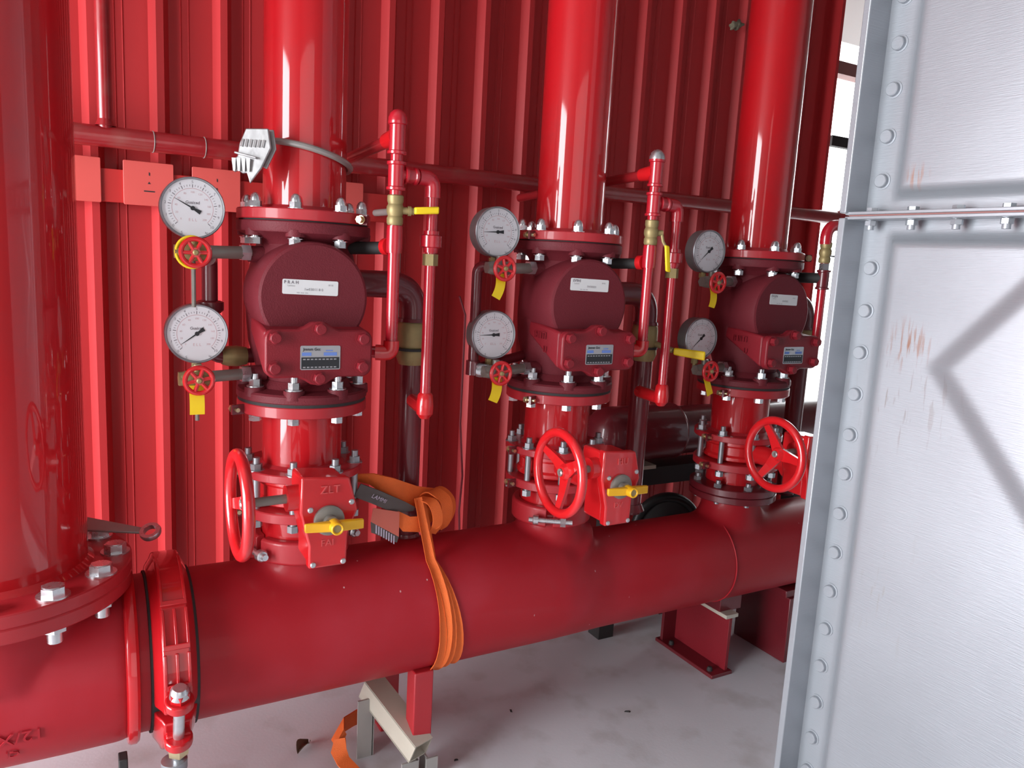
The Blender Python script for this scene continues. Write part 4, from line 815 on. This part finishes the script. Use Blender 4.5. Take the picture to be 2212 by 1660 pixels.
def spline(P, n=5):
    P = [Vector(p) for p in P]; out = []
    for k in range(len(P)-1):
        p0, p1, p2, p3 = P[max(0, k-1)], P[k], P[k+1], P[min(len(P)-1, k+2)]
        for j in range(n):
            t = j/n; out.append(0.5*((2*p1)+(p2-p0)*t+(2*p0-5*p1+4*p2-p3)*t*t+(3*p1-p0-3*p2+p3)*t**3))
    return out+[P[-1]]
for P, w_, wv in (([(0.285, 0.0, 0.262), (0.305, -0.02, 0.286), (0.328, -0.045, 0.272), (0.334, -0.052, 0.240), (0.328, -0.048, 0.208), (0.305, -0.045, 0.196)], 0.034, (1, 0.3, 0.1)),
                 ([(0.300, 0.01, 0.270), (0.330, -0.005, 0.284), (0.352, -0.022, 0.266), (0.358, -0.028, 0.240), (0.352, -0.026, 0.212), (0.330, -0.03, 0.194)], 0.028, (0.9, 0.5, 0.1)),
                 ([(0.270, -0.02, 0.272), (0.292, -0.052, 0.270), (0.304, -0.060, 0.245), (0.306, -0.060, 0.215), (0.296, -0.052, 0.192)], 0.026, (1, 0.1, 0.1))):
    M().ribbon([(p, wv) for p in spline(P)], w_, 0.003).build('knot_loop', 'strap_orange', so, smooth=50)
tg = M().prism([(-0.031, 0.028), (0.034, 0.010), (0.034, -0.050), (-0.036, -0.004)], (0.178, -0.055, 0.245), (1, 0.05, 0), (0, 0, 1), 0.0015).build('sewn_label', 'tag_salmon', so, 'salmon label with bar code')
M().prism([(-0.036, -0.004), (0.034, -0.050), (0.030, -0.064), (-0.034, -0.030)], (0.178, -0.0548, 0.245), (1, 0.05, 0), (0, 0, 1), 0.0012).build('label_strip', 'strap_dark', tg)
m = M()
for k in range(9):
    x = -0.030+k*0.0062; zb = -0.012-(x+0.030)*0.72; m.add([(0.178+x, -0.0572, 0.245+zb-0.016), (0.178+x+0.0032, -0.0572, 0.245+zb-0.018), (0.178+x+0.0032, -0.0572, 0.245+zb+0.002), (0.178+x, -0.0572, 0.245+zb+0.004)], [(0, 1, 2, 3)])
m.build('bar_code', 'print_lilac', tg, smooth=0)
m = M().ribbon([((0.118, 0.034, 0.045), (0, 0.3, 1)), ((0.108, 0.030, 0.062), (0.4, 0.3, 1)), ((0.112, 0.060, 0.050), (0.8, 0, 0.6)), ((0.135, 0.095, 0.048), (0.2, 0, 1)), ((0.175, 0.125, 0.040), (0.2, 0, 1)), ((0.235, 0.16, 0.030), (0, 0, 1)), ((0.30, 0.17, 0.026), (0, 0, 1))], [0.04, 0.045, 0.04, 0.045, 0.045, 0.045, 0.04], 0.003)
m.ribbon([((0.108, 0.028, 0.060), (0.5, 0.2, 1)), ((0.100, 0.012, 0.040), (0.8, 0.2, 0.6)), ((0.108, -0.002, 0.018), (1, 0.2, 0)), ((0.125, -0.040, 0.006), (1, 0.3, 0)), ((0.14, -0.09, 0.003), (1, 0.3, 0))], [0.042, 0.038, 0.035, 0.036, 0.036], 0.003)
tag(m.build('strap_tail', 'strap_orange', smooth=50), 'loose orange strap end lying on the floor behind the stand', 'strap')

# ================================================================== GALVANISED TANK
tk = thing('water_tank', 'bolted galvanised steel panel tank filling the right side', 'tank', (0, 0, 0))
TX, TF, YE = 0.95, 0.900, -0.632
def hfield(y, z, zb, zt):
    e = min(-y-0.632, y+1.83); e2 = min(z-zb, zt-z)+0.034     # distance to the panel border
    t = min(1, max(0, (min(e, e2)-0.060)/0.026)); t = t*t*(3-2*t); h = 0.022*t
    d = abs(y+1.10)*1.12+abs(z-0.693-ZO)*0.98
    g = min(1, max(0, (0.322-d)/0.060)); g = g*g*(3-2*g); h += 0.0105*g if zt < 1.6 else 0
    return h
def panel(zb, zt, name, label):
    m = M(); ny, nz = 150, 150; vs = []; fs = []
    ys = [-0.625-1.215*k/ny for k in range(ny+1)]; zs = [zb+(zt-zb)*k/nz for k in range(nz+1)]
    for y in ys:
        for z in zs: vs.append((TX-hfield(y, z, zb, zt), y, z))
    n = nz+1
    for a in range(ny):
        for b in range(nz): fs.append((a*n+b, a*n+b+1, (a+1)*n+b+1, (a+1)*n+b))
    m.add(vs, fs); return m.build(name, 'galvanised', tk, label, smooth=60)
ZS = Z(0.964)
panel(ZS-1.222, ZS-0.004, 'lower_panel', 'pressed galvanised panel with embossed diamond'); panel(ZS+0.004, ZS+1.222, 'upper_panel', 'plain pressed galvanised panel')
for nm, zb, zt in (('lower_corner_flange', ZS-1.226, ZS-0.0045), ('upper_corner_flange', ZS+0.0045, ZS+1.226)):
    M().box(((TX+TF)/2, -0.6245, (zb+zt)/2), (TX-TF+0.02, 0.015, zt-zb)).build(nm, 'galvanised', tk, bevel=0.002)
for s_, nm in ((-1, 'lower_seam_flange'), (1, 'upper_seam_flange')):
    M().box(((TX+TF)/2+0.004, -1.225, ZS+s_*0.0045), (TX-TF+0.012, 1.20, 0.006)).build(nm, 'galvanised', tk, bevel=0.001)
M().box((TF+0.028, -1.225, ZS), (0.048, 1.19, 0.003)).build('sealing_strip', 'transom_brown', tk)
M().box(((TX+TF)/2+0.004, -1.225, ZS-1.230), (TX-TF+0.012, 1.20, 0.012)).build('bottom_flange', 'galvanised', tk, bevel=0.002)
M().box((1.60, -1.23, ZS+0.0), (1.28, 1.19, 2.43)).build('shell', 'galvanised', tk, smooth=0)
M().box((1.58, -1.23, 0.055), (1.30, 1.25, 0.11)).build('plinth', 'concrete', tk, smooth=0)
HB = M().lathe([(0.0165, 0), (0.0165, 0.0015), (0.0130, 0.0017), (0.0128, 0.0085), (0.0115, 0.0098)], ax=(-1, 0, 0), seg=20).mesh('panel_bolt', 'galvanised')
for z in (1.286, 1.203, 1.116, 1.033, 1.370, 1.454, 1.538, 0.865, 0.781, 0.697, 0.612, 0.528, 0.445, 0.360, 0.275, 0.189, 0.104, 0.019, -0.066, -0.150, -0.228): place(HB, 'panel_bolt', tk, (TX, -0.661, Z(z)))
SB = M().hexp((0, 0, 0.0075), (0, 0, 1), 0.0105, 0.008); SB.cyl((0, 0, -0.026), (0, 0, 0.008), 0.007, 12); SB.hexp((0, 0, -0.018), (0, 0, 1), 0.0105, 0.009); SB.lathe([(0.0165, -0.008), (0.0165, -0.0065)], seg=18); SB = SB.mesh('seam_bolt', 'galvanised')
for k in range(13): place(SB, 'seam_bolt', tk, (TF+0.024, -0.665-0.085*k, ZS), (0, 0, 0.4*k))

# ================================================================== SMALL THINGS ON THE FLOOR
lf = M(); vs = []; fs = []
for a in range(7):
    for b in range(5):
        u_ = a/6; w_ = (b/4-0.5)*2; wd = 0.016*math.sin(math.pi*min(0.98, max(0.04, u_)))**0.7; vs.append(((u_-0.5)*0.055, w_*wd, 0.004+0.012*w_*w_+0.008*math.sin(u_*4)))
for a in range(6):
    for b in range(4): fs.append((a*5+b, a*5+b+1, a*5+b+6, a*5+b+5))
lf.add(vs, fs); lo = lf.build('dry_leaf', 'leaf_brown', smooth=60); lo.location = (0.040, 0.11, 0.0); lo.rotation_euler = (0, 0, 0.8); tag(lo, 'curled dry brown leaf on the floor left of the strap end', 'leaf')
chip = M().loft([(-0.006, -0.003, 0), (0.005, -0.004, 0), (0.006, 0.003, 0), (-0.004, 0.004, 0)], [(-0.003, -0.002, 0.004), (0.003, -0.002, 0.003), (0.003, 0.002, 0.003), (-0.002, 0.002, 0.004)]).mesh('debris_chip', 'gasket_black', 0)
for k, (x, y, lb) in enumerate(((0.37, -0.09, 'small dark debris chip on the floor closest to the grey stand'), (0.60, 0.04, 'small dark debris chip on bare floor midway between the two stands'), (0.90, -0.10, 'small dark debris chip on the floor nearest the dark red stand'))):
    c = place(chip, 'debris_chip', None, (x, y, 0.0), (0, 0, k*1.3)); c.scale = (1.0+0.3*(k % 3), 0.8, 0.8); tag(c, lb, 'debris', 'debris chips on the floor')
